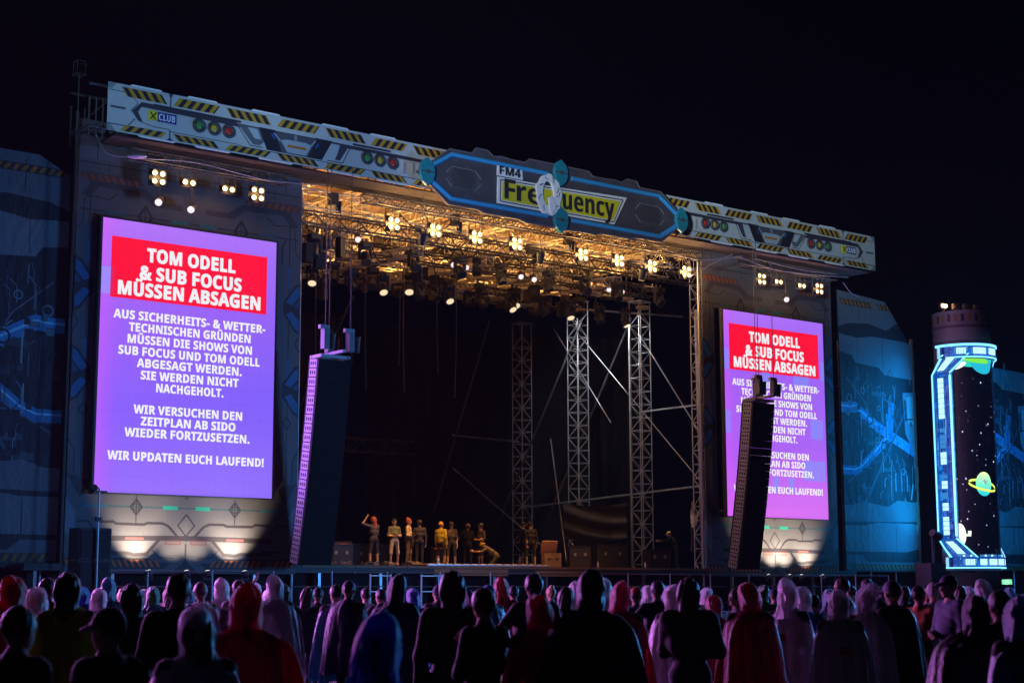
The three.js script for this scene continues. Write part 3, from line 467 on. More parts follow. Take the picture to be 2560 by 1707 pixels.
function displayTower(x, z, face, label, bright) {                 // face: direction in which the left frame edge region looks
  const t = thing('display_tower', label, 'LED tower', [x, 0, z], face), R = 1.24, y0 = 2.62, y1 = 13.95;
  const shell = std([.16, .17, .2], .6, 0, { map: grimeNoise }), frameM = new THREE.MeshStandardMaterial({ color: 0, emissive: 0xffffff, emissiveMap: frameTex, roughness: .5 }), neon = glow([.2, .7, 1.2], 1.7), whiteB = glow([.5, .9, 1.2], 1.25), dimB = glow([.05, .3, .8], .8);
  mesh('drum', new THREE.CylinderGeometry(R, R, y1 - y0, 40).translate(0, (y0 + y1) / 2, 0), shell, t);
  mesh('base', new THREE.CylinderGeometry(R - .1, R - .1, y0, 30).translate(0, y0 / 2, 0), MAT.black, t);
  for (const y of [12.55, 13.25]) mesh('drum_band', new THREE.CylinderGeometry(R + .03, R + .03, .12, 40, 1, true).translate(0, y, 0), std([.05, .05, .06], .6, 0, { side: THREE.DoubleSide }), t);
  for (let i = 0; i < 26; i++) { const a = i / 26 * 6.2832; mesh('hazard_stripe', curved(R + .004, .008, a, a + .12, 13.45, 13.78, 2), i % 2 ? std([.16, .09, .03], .6) : MAT.black, t); }
  const A = d => d * D2R;
  const disp = new THREE.CylinderGeometry(R + .02, R + .02, 8.9, 40, 1, true, A(-22), A(150)).translate(0, 7.35, 0);
  mesh('star_display', disp, new THREE.MeshStandardMaterial({ color: 0, emissive: 0xffffff, emissiveMap: starTex, emissiveIntensity: 1.5, roughness: .6 }), t);
  // frame: long side slab, head and foot slabs, slanted corner blocks
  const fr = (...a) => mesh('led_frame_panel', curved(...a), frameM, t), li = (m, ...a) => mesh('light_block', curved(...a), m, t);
  for (const s of [1, -1]) {
    const f = s > 0 ? (a => A(a)) : (a => A(106 - a)), o = (a, b) => s > 0 ? [f(a), f(b)] : [f(b), f(a)];
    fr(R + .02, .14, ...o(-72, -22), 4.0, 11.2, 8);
    const sh = s * A(34), up = [11.2, 12.0, 6, sh], dn = (a, b) => [s > 0 ? f(a + 34) : f(b + 34), s > 0 ? f(b + 34) : f(a + 34), 3.2, 4.0, 6, -sh];
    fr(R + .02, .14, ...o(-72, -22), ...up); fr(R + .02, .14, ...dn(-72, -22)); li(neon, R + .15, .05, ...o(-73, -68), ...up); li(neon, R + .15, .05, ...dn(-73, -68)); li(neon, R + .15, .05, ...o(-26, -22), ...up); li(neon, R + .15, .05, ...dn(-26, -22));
    li(whiteB, R + .15, .07, ...o(-50, -36), 11.32, 11.86, 4, sh * .68); li(whiteB, R + .15, .07, s > 0 ? f(-50 + 27) : f(-36 + 27), s > 0 ? f(-36 + 27) : f(-50 + 27), 3.34, 3.88, 4, -sh * .68);
    li(neon, R + .15, .05, ...o(-73, -69), 4.0, 11.2, 2); li(neon, R + .15, .05, ...o(-26, -22), 4.1, 11.1, 2); li(whiteB, R + .16, .05, ...o(-24.6, -23.6), 4.2, 11, 1);
    for (const [a, b, m] of [[9.2, 11.0, whiteB], [8.6, 8.8, dimB], [7.9, 8.5, dimB], [7.2, 7.75, whiteB], [6.6, 6.75, dimB], [6.15, 6.5, whiteB], [5.7, 6.0, dimB], [5.2, 5.55, whiteB], [4.15, 4.95, whiteB]]) {
      const n = Math.max(1, Math.round((b - a) / .22)); for (let i = 0; i < n; i++) li(m, R + .15, .06, ...o(-50, -38), a + (b - a) * i / n + .012, a + (b - a) * (i + 1) / n - .012, 3);
    }
  }
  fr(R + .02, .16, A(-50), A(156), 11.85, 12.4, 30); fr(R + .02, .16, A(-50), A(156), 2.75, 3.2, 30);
  li(neon, R + .18, .05, A(-52), A(158), 12.34, 12.44, 30); li(neon, R + .17, .04, A(-30), A(140), 11.82, 11.88, 30); li(neon, R + .17, .04, A(-50), A(150), 2.72, 2.78, 30);
  for (let i = 0; i < 22; i++) { const a = -14 + i * 4.1; if ([5, 6, 15].includes(i)) continue; li(i % 7 ? whiteB : dimB, R + .17, .05, A(a), A(a + 3.4), 11.98, 12.26, 2); li(i % 5 ? whiteB : dimB, R + .17, .05, A(a), A(a + 3.4), 2.86, 3.12, 2); li(i % 3 ? dimB : whiteB, R + .17, .04, A(a), A(a + 3.2), 3.22, 3.3, 1); }
  // lights of the same colour in front of the glowing frame
  for (const [a, w2, k] of [[-58, .9, 1.3], [30, 1.1, .8], [152, .9, 2.6]]) { const l = new THREE.RectAreaLight(C(.0, .34, 1), bright * k, w2, 8.6); const d = R + .3; l.position.set(Math.sin(A(a)) * d, 7.4, Math.cos(A(a)) * d); l.rotation.y = A(a) + Math.PI; t.add(l); }
  return t;
}
displayTower(40.2, 1.5, -54 * D2R, 'glowing blue curved LED tower showing stars and planets at far right', 14);
displayTower(-10.2, 2.6, 70 * D2R, 'second blue LED tower standing beyond the left edge of the picture', 4);

// ---------- stage ----------
const DY = 2.66;                                          // deck height
{
  const t = thing('stage_deck', 'raised stage floor with warm-lit front edge and plywood deck', 'stage');
  mesh('deck_core', box(36.5, .2, 15.4, 16.3, DY - .14, -7.9), MAT.black, t);
  const deckM = [0, 1, 2].map(i => std([.05 + i * .012, .042 + i * .01, .036 + i * .008], .55 + i * .06, 0, { map: grimeNoise }));
  let k = 0; for (let x = 5.2; x < 27.3; x += 2.44) for (let z = -.85; z > -15; z -= 1.22) mesh('deck_board', box(2.425, .04, 1.205, x + 1.2, DY - .02, z), deckM[(k++ * 7 + (z | 0)) % 3 < 0 ? 0 : (k * 5) % 3], t);
  for (let x = 7.3; x < 24; x += 2.05) mesh('edge_trim', box(2.0, .07, .05, x + 1, DY - .05, -.22), MAT.plywood, t);
  for (let x = -1.5; x < 34; x += 2.4) { mesh('leg', box(.1, DY - .24, .1, x, (DY - .24) / 2, -.5), MAT.steel, t); mesh('leg', box(.1, DY - .24, .1, x, (DY - .24) / 2, -6), MAT.steel, t); }
  mesh('skirt', (() => { const g = new THREE.PlaneGeometry(36, DY - .26, 220, 2), p = g.attributes.position; for (let i = 0; i < p.count; i++) p.setZ(i, .04 * Math.sin(p.getX(i) * 9) + .02 * Math.sin(p.getX(i) * 23)); g.computeVertexNormals(); return g.translate(16.3, (DY - .26) / 2, -.75); })(), MAT.blackCloth, t);
  const rollerM = std([.75, .7, .62], .35, .3);
  // aluminium roller ramp lying at the lip
  const rm = mesh('roller_ramp', merge([box(5.4, .05, .08, 14.95, DY + .03, -.25), box(5.4, .05, .08, 14.95, DY + .03, -1.35)]), MAT.alu, t);
  for (let i = 0; i < 44; i++) mesh('roller', rod(V(12.35 + i * .121, DY + .045, -.29), V(12.35 + i * .121, DY + .045, -1.31), .035, 8), i % 3 ? rollerM : MAT.plywood, rm);
  mesh('front_fascia', box(3.2, .22, .03, 14.1, DY - .22, -.2), MAT.plywood, t); mesh('front_fascia', box(2.9, .2, .03, 18.4, DY - .24, -.2), MAT.plywood, t);
}
// low front scaffold with handrail, walkway and frames below the deck
{
  const t = thing('front_scaffold', 'low steel scaffold with handrails running along the stage foot', 'scaffold', [0, 0, 1.9]);
  for (let x = -1.2, i = 0; x < 34.5; x += 2.07, i++) { rodMesh('post', V(x, 0, 0), V(x, 2.42, 0), .024, MAT.steel, t); rodMesh('post', V(x, 0, .9), V(x, 1.35, .9), .024, MAT.steel, t); }
  for (let x = -1.2; x < 32.4; x += 2.07) { rodMesh('handrail', V(x + .06, 2.38, 0), V(x + 2.0, 2.38, 0), .022, MAT.darkSteel, t); rodMesh('handrail', V(x + .06, 1.95, 0), V(x + 2.0, 1.95, 0), .018, MAT.darkSteel, t); mesh('walk_board', box(2.03, .05, .86, x + 1.03, 1.36, .45), MAT.darkSteel, t); mesh('kick_panel', box(2.0, .5, .03, x + 1.03, 1.05, .93), MAT.black, t); }
  for (const x of [2.3, 7.9, 13.7, 27.4, 30.9]) mesh('red_clip', box(.05, .05, .05, x, 2.38, .03), std([.5, .02, .02], .5), t);
}
// bright blue-lit frame ladders leaning at the pit
for (const [x, w, label] of [[7.5, .75, 'narrow aluminium frame ladder standing in the pit before the stage'], [9.4, .8, 'second aluminium frame with blue rain cover in the pit']]) {
  const t = thing('frame_ladder', label, 'ladder', [x, 0, 3.4]);
  for (const s of [0, 1]) rodMesh('stile', V(s * w, 0, 0), V(s * w, 2.32, 0), .028, MAT.alu, t);
  for (let y = .35; y < 2.4; y += .48) rodMesh('rung', V(0, y, 0), V(w, y, 0), .022, MAT.alu, t);
}

// ---------- lattice trusses ----------
function latticeTower(name, label, x, z, y0, y1, s, mat, turn, group) {    // every brace a mesh of its own
  const t = thing(name, label, 'truss tower', [x, 0, z], turn, group), h = s / 2, bay = .56;
  const cs = [[-h, -h], [h, -h], [h, h], [-h, h]];
  for (const [a, b] of cs) rodMesh('chord', V(a, y0, b), V(a, y1, b), .026, mat, t);
  for (let y = y0 + .1, i = 0; y + bay < y1; y += bay, i++) for (let k = 0; k < 4; k++) {
    const [a, b] = cs[k], [c, d] = cs[(k + 1) % 4]; rodMesh('brace', V(a, y, b), V(c, y, d), .014, mat, t);
    if ((i + k) % 2) rodMesh('brace', V(a, y, b), V(c, y + bay, d), .013, mat, t); else rodMesh('brace', V(c, y, d), V(a, y + bay, b), .013, mat, t);
  }
  mesh('head_plate', box(s + .1, .04, s + .1, 0, y1 + .02, 0), mat, t); mesh('foot_plate', box(s + .3, .05, s + .3, 0, y0 - .02 > 0 ? y0 + .02 : .03, 0), mat, t);
  return t;
}
const TX = 27.0;
latticeTower('lattice_tower', 'slim lattice tower at the stage corner beside the farther screen', 26.6, -1.35, 0, 15.2, .5, MAT.alu, .1);
latticeTower('lattice_tower', 'bright lattice tower second from the farther screen inside the stage', TX, -5.3, 0, 14.0, .62, MAT.alu, .12);
latticeTower('lattice_tower', 'brightest silver lattice tower, third from the farther screen', TX, -9.35, 0, 14.6, .64, MAT.alu, .1);
latticeTower('lattice_tower', 'dim lattice tower deepest in the stage, fourth from the farther screen', TX, -13.3, 0, 14.1, .62, MAT.alu, .1);
latticeTower('lattice_tower', 'slim lattice tower at the stage corner beside the nearer screen', 7.5, -1.6, 0, 15.2, .5, MAT.alu, 0);

function truss(label, a, b, s, mat, name = 'roof_truss', group) {           // chords as parts, fine lacing joined
  const A = V(...a), B = V(...b), L = A.distanceTo(B), t = thing(name, label, 'truss', a, 0, group);
  t.quaternion.setFromUnitVectors(V(1, 0, 0), B.clone().sub(A).normalize());
  const h = s / 2, cs = [[-h, -h], [h, -h], [h, h], [-h, h]], lace = [];
  for (const [y, z] of cs) rodMesh('chord', V(0, y, z), V(L, y, z), .03, mat, t);
  const n = Math.max(2, Math.round(L / (s * 1.05))), st = L / n;
  for (let i = 0; i < n; i++) for (let k = 0; k < 4; k++) { const [y1, z1] = cs[k], [y2, z2] = cs[(k + 1) % 4], f = (i + k) % 2; lace.push(rod(V(i * st, f ? y1 : y2, f ? z1 : z2), V((i + 1) * st, f ? y2 : y1, f ? z2 : z1), .017, 4)); if (i % 2 === 0) lace.push(rod(V(i * st, y1, z1), V(i * st, y2, z2), .015, 4)); }
  const l = mesh('lacing', merge(lace), mat, t); l.userData.kind = 'stuff'; return t;
}
const RO = std([.55, .52, .48], .5, .35);
// main roof: purlins across, rafters along, two layers
[[-1.6, 15.0], [-4.4, 15.3], [-7.4, 15.5], [-10.4, 15.5], [-13.4, 15.3]].forEach(([z, y], i) => truss(`roof truss spanning the stage, number ${['one', 'two', 'three', 'four', 'five'][i]} behind the banner beam`, [6.6, y, z], [27.6, y, z], .62, RO));
[8, 11.2, 14.4, 17.6, 20.8, 24, 27].forEach((x, i) => truss(`roof rafter running to the back of the stage, ${['first', 'second', 'third', 'fourth', 'fifth', 'sixth', 'seventh'][i]} from the nearer screen`, [x, 15.75, -.6], [x, 16.0, -14.2], .5, RO, 'roof_rafter'));
// lighting rig: hanging trusses
[[-1.35, 13.75], [-3.6, 13.55], [-6.2, 13.95], [-9.0, 14.4], [-11.6, 14.3]].forEach(([z, y], i) => truss(`hung lighting truss, ${['front', 'second', 'third', 'fourth', 'rearmost'][i]} of five over the stage`, [7.6, y + .55, z], [26.2, y + .55, z], .42, i < 2 ? MAT.darkSteel : RO, 'lighting_truss'));
// hoists and chains that carry the rig
const hoistAt = []; for (const z of [-1.35, -3.6, -6.2, -9.0]) for (const x of [9, 14.2, 19.6, 25]) hoistAt.push([x, z]);
hoistAt.forEach(([x, z], i) => {
  const t = thing('chain_hoist', 'black chain hoist hanging over the lighting trusses', 'hoist', [x, 14.9, z], 0, 'chain hoists of the lighting rig');
  mesh('motor', box(.28, .42, .24, 0, .2, 0), MAT.black, t); mesh('chain_bag', new THREE.CylinderGeometry(.12, .09, .38, 10).translate(.2, -.05, 0), MAT.blackCloth, t); rodMesh('chain', V(0, .4, 0), V(0, 1.0, 0), .012, MAT.steel, t); rodMesh('chain', V(0, 0, 0), V(0, -.4, 0), .012, MAT.steel, t);
});
{ // roof skin
  const g = new THREE.PlaneGeometry(22.6, 15.4, 60, 30), p = g.attributes.position; for (let i = 0; i < p.count; i++) p.setZ(i, .12 * Math.abs(Math.sin(p.getX(i) * .98)) + .03 * Math.sin(p.getY(i) * 3));
  g.computeVertexNormals(); solo('roof_skin', g.rotateX(Math.PI / 2).translate(17.1, 16.42, -7.2), MAT.roofCloth, 'brown-lit fabric roof over the stage trusses', 'roof');
  // back and side drapes keep the stage dark
  const dr = (w, h, x, y, z, ry, label) => { const q = new THREE.PlaneGeometry(w, h, Math.round(w * 8), 3), a = q.attributes.position; for (let i = 0; i < a.count; i++) a.setZ(i, .1 * Math.sin(a.getX(i) * 5) + .04 * Math.sin(a.getX(i) * 13)); q.computeVertexNormals(); solo('drape', q.rotateY(ry).translate(x, y, z), MAT.blackCloth, label, 'drape'); };
  dr(12, 11, 12, 8.2, -14.6, 0, 'black back drape behind the stage crew'); dr(14.5, 13.5, 7.0, 6.75, -7.9, Math.PI / 2, 'black side drape behind the nearer printed panel wall');
  dr(14, 14, 27.9, 7, -15.4, -.35, 'dark drape far back at the right side of the stage');
}
// backstage ledge truss, poles and cable stays
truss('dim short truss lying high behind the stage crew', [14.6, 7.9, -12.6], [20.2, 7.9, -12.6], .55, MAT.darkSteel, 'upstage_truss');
[[[10.6, 13.8, -8], [8.6, 7.4, -11], 'first'], [[15.2, 13.6, -9.5], [13.3, 7.4, -12], 'second'], [[24.4, 13.9, -12.4], [21.6, 5.2, -12.8], 'third'], [[26.6, 13.6, -8.6], [24.6, 4.6, -12.2], 'fourth'], [[29.4, 14, -8.4], [26.6, 5, -11], 'fifth']].forEach(([a, b, n]) => solo('raking_pole', rod(V(...a), V(...b), .045, 8), MAT.darkSteel, `long slanting steel pole inside the dark stage, ${n} from the left`, 'pole'));
[[[TX, 13.2, -9.35], [26.7, 6.2, -1.6], 'from the brightest tower down to the corner tower'], [[TX, 13.6, -11], [TX, 9.0, -7.2], 'thin stay between the deep towers'], [[TX, 12.6, -5.3], [26.7, 8.2, -1.6], 'between the two towers nearest the farther screen'], [[22.8, 7.2, -13], [25.6, 3.4, -9.6], 'low behind the deepest tower'], [[25.6, 8.4, -9.6], [22.2, 2.9, -4.6], 'slanting to the deck behind the plywood box'], [[29.0, 12.6, -3.2], [27.2, 10.6, -1.6], 'short one under the roof by the corner tower']].forEach(([a, b, n]) => solo('steel_stay', rod(V(...a), V(...b), .024, 6), MAT.steel, `straight steel stay ${n}`, 'stay'));
[[[TX, 5.6, -13.2], [TX, 6.0, -1.6], 'low'], [[TX, 9.3, -5.3], [TX, 9.3, -1.6], 'middle'], [[23, 8.7, -13.3], [26.8, 8.6, -13.3], 'rear'], [[22.5, 13.1, -4.2], [28.5, 13.4, -4.2], 'upper']].forEach(([a, b, n]) => solo('cross_rail', rod(V(...a), V(...b), .04, 6), MAT.steel, `${n} horizontal steel rail between the stage towers`, 'rail'));
solo('slim_mast', rod(V(27.9, 0, -2.6), V(27.7, 13.4, -2.6), .1, 8), MAT.steel, 'plain round mast just left of the corner tower', 'mast');
solo('slim_mast', rod(V(27.6, 0, -6.6), V(27.6, 13.6, -6.6), .06, 8), MAT.steel, 'thin round mast between the second and corner towers', 'mast');

// ---------- lamps ----------
const bulbG = new THREE.SphereGeometry(.078, 14, 10).scale(1, 1, .7), cupG = new THREE.CylinderGeometry(.11, .06, .14, 14, 1, true).rotateX(Math.PI / 2), cupM = std([.03, .028, .025], .6, 0, { side: THREE.DoubleSide });
function blinder(x, y, z, four, label, I) {
  const t = thing('blinder_lamp', label, 'blinder', [x, y, z]);
  const rows = four ? [.125, -.125] : [0];
  mesh('case', box(.52, four ? .54 : .28, .08, 0, 0, -.14), MAT.black, t);
  for (const s of [-1, 1]) mesh('yoke_arm', box(.02, four ? .66 : .45, .05, s * .29, .12, -.1), MAT.darkSteel, t);
  rodMesh('hook_clamp', V(0, four ? .35 : .2, -.1), V(0, .62, -.1), .02, MAT.darkSteel, t);
  for (const yy of rows) for (const xx of [-.13, .13]) { const b = mesh('bulb', bulbG, MAT.bulb, t); b.position.set(xx, yy, -.02); const c = mesh('reflector', cupG, cupM, b); c.position.set(0, 0, -.03); }
  const l = new THREE.PointLight(C(1, .52, .17), I, 0, 2); l.position.set(0, 0, .1); l.castShadow = true; l.shadow.radius = 8; t.add(l); return t;
}
[[1.54, 1, 'four-lamp blinder above the nearer screen, leftmost of its four'], [2.57, 0, 'two-lamp blinder above the nearer screen, second from left'], [3.95, 0, 'two-lamp blinder above the nearer screen, third from left'], [5.0, 1, 'four-lamp blinder above the nearer screen, rightmost of its four']].forEach(([x, f, n]) => blinder(x, 14.33, .5, f, n, f ? 3 : 1.8));
[[28.4, 1, 'four-lamp blinder above the farther screen, leftmost of its four'], [29.41, 0, 'two-lamp blinder above the farther screen, second from left'], [30.82, 0, 'two-lamp blinder above the farther screen, third from left'], [31.91, 1, 'four-lamp blinder above the farther screen, rightmost of its four']].forEach(([x, f, n]) => blinder(x, 14.32, .5, f, n, f ? 3 : 1.8));
[10.61, 12.37, 14.19, 16.02, 19.19, 21.02, 22.75, 24.61].forEach((x, i) => blinder(x, 14.24, 0, 1, `four-lamp blinder under the stage roof, ${['first', 'second', 'third', 'fourth', 'fifth', 'sixth', 'seventh', 'eighth'][i]} from the left`, 20));
truss('thin truss carrying the blinders over the nearer screen', [.6, 14.95, .38], [6.2, 14.95, .38], .3, MAT.darkSteel, 'lamp_truss');
truss('thin truss carrying the blinders over the farther screen', [27.2, 14.95, .38], [33.0, 14.95, .38], .3, MAT.darkSteel, 'lamp_truss');
truss('long truss carrying the eight blinders under the stage roof', [9.4, 14.98, -.1], [25.6, 14.98, -.1], .3, MAT.darkSteel, 'lamp_truss');

function movingHead(lensMat) {
  const t = new THREE.Group(); t.name = 'moving_head_lamp';
  mesh('base', box(.34, .14, .34, 0, -.07, 0), MAT.black, t); for (const q of [-.1, .1]) mesh('clamp', box(.05, .14, .05, q, .06, 0), MAT.darkSteel, t);
  const y = mesh('yoke', merge([box(.36, .05, .16, 0, -.18, 0), box(.045, .38, .14, -.19, -.36, 0), box(.045, .38, .14, .19, -.36, 0)]), MAT.black, t);
  const h = mesh('head', new THREE.LatheGeometry([[0, -.2], [.1, -.2], [.14, -.15], [.16, .05], [.17, .2], [.15, .215], [.14, .2]].map(p => new THREE.Vector2(...p)), 18).rotateX(Math.PI / 2), std([.03, .03, .033], .45), y);
  h.position.set(0, -.47, 0); mesh('lens', new THREE.CircleGeometry(.142, 18).translate(0, 0, .205), lensMat, h); return t;
}
const protoLit = movingHead(MAT.lampOn), protoDark = movingHead(MAT.glassDark);
function hangHead(x, y, z, lit, tilt, label, group, s = 1) {
  const t = (lit ? protoLit : protoDark).clone(); t.name = numbered('moving_head_lamp'); t.userData = { label, category: 'stage lamp', kind: 'thing', group }; t.position.set(x, y, z); t.scale.setScalar(s); scene.add(t);
  const yoke = t.children.find(c => c.name === 'yoke'); yoke.rotation.y = -.2 + rr(-.5, .6); yoke.children[0].rotation.x = tilt + rr(-.15, .25); return t;
}
for (let i = 0; i < 11; i++) hangHead(9.6 + i * 1.5 + (i % 2) * .1, 13.2, -3.6, i % 2 === 0, .95, i % 2 ? 'unlit moving-head lamp in the lowest hanging row' : 'lit moving-head lamp with glowing lens in the lowest hanging row', i % 2 ? 'unlit lamps of the lowest row' : 'lit lamps of the lowest row', 1.02);
for (let i = 0; i < 10; i++) { const lit = i % 3 === 1; hangHead(8.6 + i * 1.75, 14.05, -6.2, lit, .9, lit ? 'lit moving-head lamp in the row above the lowest' : 'unlit moving-head lamp in the row above the lowest', lit ? 'lit lamps of the second row' : 'unlit lamps of the second row', 1.2); }
for (let i = 0; i < 9; i++) hangHead(8.5 + i * 2.0 + rr(-.4, .4), 13.75, -1.35, false, rr(.6, 1.5), 'unlit moving-head lamp on the front lighting truss', 'unlit lamps of the front truss', 1.1);
for (let i = 0; i < 9; i++) hangHead(9.8 + i * 1.8, 14.4, -9.0, false, .2, 'unlit moving-head lamp on a rear lighting truss', 'unlit lamps of the rear truss', 1.2);
// small round profile lamps in pairs, pinkish
[[10.7, 14.15], [14.9, 13.75], [15.5, 13.72], [18.1, 13.68], [18.75, 13.65], [22.6, 13.7], [23.3, 13.68]].forEach(([x, y], i) => {
  const t = thing('profile_lamp', 'small pale-pink lit lamp hung among the moving heads', 'stage lamp', [x, y, -2.4], -.5, 'small pink lamps in the rig');
  mesh('can', new THREE.CylinderGeometry(.1, .12, .3, 14).rotateX(Math.PI / 2 + .5), MAT.black, t); mesh('lens', new THREE.SphereGeometry(.1, 14, 8).scale(1, 1, .4).rotateX(.5).translate(0, -.075, .135), MAT.lampPink, t); mesh('bracket', box(.02, .42, .04, 0, .22, 0), MAT.darkSteel, t); rodMesh('drop_tube', V(0, .4, 0), V(0, 14.9 - y, 0), .015, MAT.darkSteel, t);
});
[[1.62, 13.62], [2.72, 13.55], [29.9, 13.7]].forEach(([x, y], i) => {
  const t = thing('profile_lamp', ['small white lit lamp under the leftmost blinder of the nearer screen', 'small white lit lamp under the second blinder of the nearer screen', 'small white lit lamp above the farther screen'][i], 'stage lamp', [x, y, .4], -.6);
  mesh('can', new THREE.CylinderGeometry(.11, .13, .34, 14).rotateX(Math.PI / 2 + .5), MAT.black, t); mesh('lens', new THREE.SphereGeometry(.11, 14, 8).scale(1, 1, .4).rotateX(.5).translate(0, -.08, .15), MAT.lampPink, t); rodMesh('drop_tube', V(0, 0, 0), V(0, 14.85 - y, 0), .015, MAT.darkSteel, t);
});
// flat round pan lamps seen nearly edge-on, blinder light painted in as yellow
[[20.2, 13.75, -3.6], [17.4, 13.9, -3.6], [19.1, 13.75, -3.4], [20.6, 13.6, -3.4], [22.5, 13.65, -3.4], [24.3, 13.55, -3.2], [24.9, 13.7, -3.8], [25.4, 13.35, -3.4], [13.6, 14.0, -3.6], [17, 13.3, -5], [19, 13.25, -5], [21, 13.2, -5]].forEach(([x, y, z]) => {
  const t = thing('pan_lamp', 'flat round pan lamp with blinder light painted yellow on its rim, hung level in the rig', 'stage lamp', [x, y, z], 0, 'flat pan lamps in the rig');
  mesh('pan', new THREE.CylinderGeometry(.3, .26, .09, 22), std([.6, .5, .25], .5, .2), t); mesh('cap', new THREE.SphereGeometry(.12, 12, 6, 0, 6.283, 0, 1.57).translate(0, .045, 0), MAT.black, t); rodMesh('drop_tube', V(0, .1, 0), V(0, 14.9 - y, 0), .014, MAT.darkSteel, t);
});
// cable swags, dimmer boxes and short bars crowding the rig
for (let i = 0; i < 34; i++) { const x = 7.9 + rnd() * 17.5, z = -1 - rnd() * 7.5, l = rr(.8, 2.6), y = rr(13.7, 15.1), d = rr(.15, .7); solo('rig_cable', tube([V(x, y, z), V(x + l * .3, y - d, z + rr(-.1, .1)), V(x + l * .7, y - d * .9, z), V(x + l, y + rr(-.2, .2), z)], rr(.014, .03), 16, 5), MAT.rubber, 'black cable swag looped between the lighting trusses', 'cable', 'cable swags in the rig'); }
for (let i = 0; i < 18; i++) { const left = i < 7, x = left ? rr(7.7, 9.6) : rr(9.5, 25.5), z = left ? rr(-3.5, -.8) : rr(-7.5, -1.5), t = thing('rig_box', left ? 'black power box hanging at the left end of the rig' : 'black power box hanging among the lighting trusses', 'box', [x, rr(12.9, 14.1), z], rnd() * 3, left ? 'power boxes at the left rig end' : 'power boxes in the rig'); mesh('case', box(rr(.25, .5), rr(.3, .8), rr(.2, .4)), MAT.black, t); rodMesh('hanger', V(0, .2, 0), V(0, 1.4, 0), .015, MAT.darkSteel, t); }
[9.6, 12.8, 16, 19.2, 22.4].forEach((x, i) => truss(`short hung truss running to the back of the rig, ${['first', 'second', 'third', 'fourth', 'fifth'][i]} from the nearer screen`, [x, 13.85, -1.6], [x + .2, 14.3, -9.2], .34, RO, 'rig_truss'));
// slim bars and cable drops under the rig
for (let i = 0; i < 9; i++) { const x = 8.4 + i * 1.05 + rr(-.2, .2), z = rr(-6, -3); solo('cable_drop', tube([V(x, 14.4, z), V(x + rr(-.05, .05), 11.5, z), V(x + rr(-.1, .1), 9.2 + rr(-1, 1.4), z)], .016, 10, 5), std([.16, .08, .05], .6), 'thin brown cable hanging straight down from the rig', 'cable', 'cable drops under the rig'); }

// ---------- hanging loudspeaker columns ----------
function lineArray(x, z, label) {
  const n = 22, h = .288, t = thing('loudspeaker_column', label, 'loudspeaker', [x, 0, z]);
  const side = std([.3, .3, .31], .55), grille = std([.003, .003, .004], .95), sl = std([.01, .01, .01], .8), cabM = std([.004, .004, .005], .9);
  let y = 9.0, zz = 0, ang = -.04; const cg = new THREE.BoxGeometry(1.2, h - .003, .6), gg = new THREE.BoxGeometry(1.12, h - .05, .02), pg = new THREE.BoxGeometry(.015, h - .03, .42), sg = new THREE.BoxGeometry(.012, .1, .07);
  for (let i = 0; i < n; i++) {
    const c = mesh('cabinet', cg, cabM, t); ang = -.11 - i * .0046; c.rotation.x = -ang * .9; y -= h; zz += Math.sin(ang) * h; c.position.set(0, y + h / 2, zz);
    const f = mesh('grille', gg, grille, c); f.position.z = .305;
    for (const s of [-1, 1]) { const p = mesh('side_plate', pg, side, c); p.position.set(s * .604, 0, .0); for (const k of [-.12, 0, .12]) { const d = mesh('handle_slot', sg, sl, c); d.position.set(s * .609, 0, k); } }
  }
  const fr = mesh('flying_frame', merge([box(1.1, .1, .08, 0, 9.08, .25), box(1.1, .1, .08, 0, 9.08, -.3), box(.08, .1, .65, -.5, 9.08, 0), box(.08, .1, .65, .5, 9.08, 0), box(.1, .09, 1.5, .0, 9.2, .05)]), std([.25, .25, .26], .5, .4), t); void fr;
  for (const [a, b] of [[-.55, .55], [0, -.1], [.5, .35]]) { mesh('hoist', box(.2, .62, .22, a, 9.56, b), std([.14, .14, .15], .5), t); mesh('hoist_hook', box(.34, .12, .14, a - .05, 9.93, b), MAT.grey, t); rodMesh('chain', V(a, 9.9, b), V(a, 15.2, b), .014, MAT.darkSteel, t); mesh('chain_bag', new THREE.CylinderGeometry(.13, .1, .5, 10).translate(a + .24, 9.5, b), MAT.black, t); }
  return t;
}
lineArray(6.95, 1.85, 'hanging loudspeaker column with purple-lit side beside the nearer screen');
lineArray(26.55, 1.85, 'black hanging loudspeaker column in front of the farther screen');
// side speaker stack with mast at far left
{
  const t = thing('speaker_stack', 'dark loudspeaker stack with mast at the foot of the nearer panel wall', 'loudspeaker', [-1.42, 0, 3.0]);
  for (let i = 0; i < 4; i++) { const c = mesh('cabinet', box(.92, .86, .7, 0, .45 + i * .88, 0), MAT.black, t); mesh('grille', box(.84, .76, .02, 0, .45 + i * .88, .36), std([.015, .015, .018], .8), c); }
  rodMesh('mast', V(.03, 0, .42), V(.03, 4.6, .42), .03, MAT.steel, t); mesh('mast_clamp', box(.16, .12, .12, .03, 3.75, .42), MAT.darkSteel, t);
  const l = mesh('small_lamp', merge([new THREE.CylinderGeometry(.1, .08, .26, 12).rotateX(1.2).translate(-.16, 4.55, .42), box(.5, .05, .05, 0, 4.5, .42)]), MAT.darkSteel, t); void l;
}
{
  const t = thing('speaker_stack', 'short dark loudspeaker with lamp before the blue wing wall', 'loudspeaker', [36.4, 0, 2.2]);
  for (let i = 0; i < 3; i++) mesh('cabinet', box(1.0, .95, .8, 0, .5 + i * .97, 0), MAT.black, t);
  mesh('lamp_post', rod(V(.2, 2.9, 0), V(.2, 4.0, 0), .06, 8), MAT.darkSteel, t); mesh('lamp_hood', new THREE.CylinderGeometry(.16, .2, .5, 12).rotateZ(1.2).translate(.42, 4.1, 0), MAT.black, t);
}
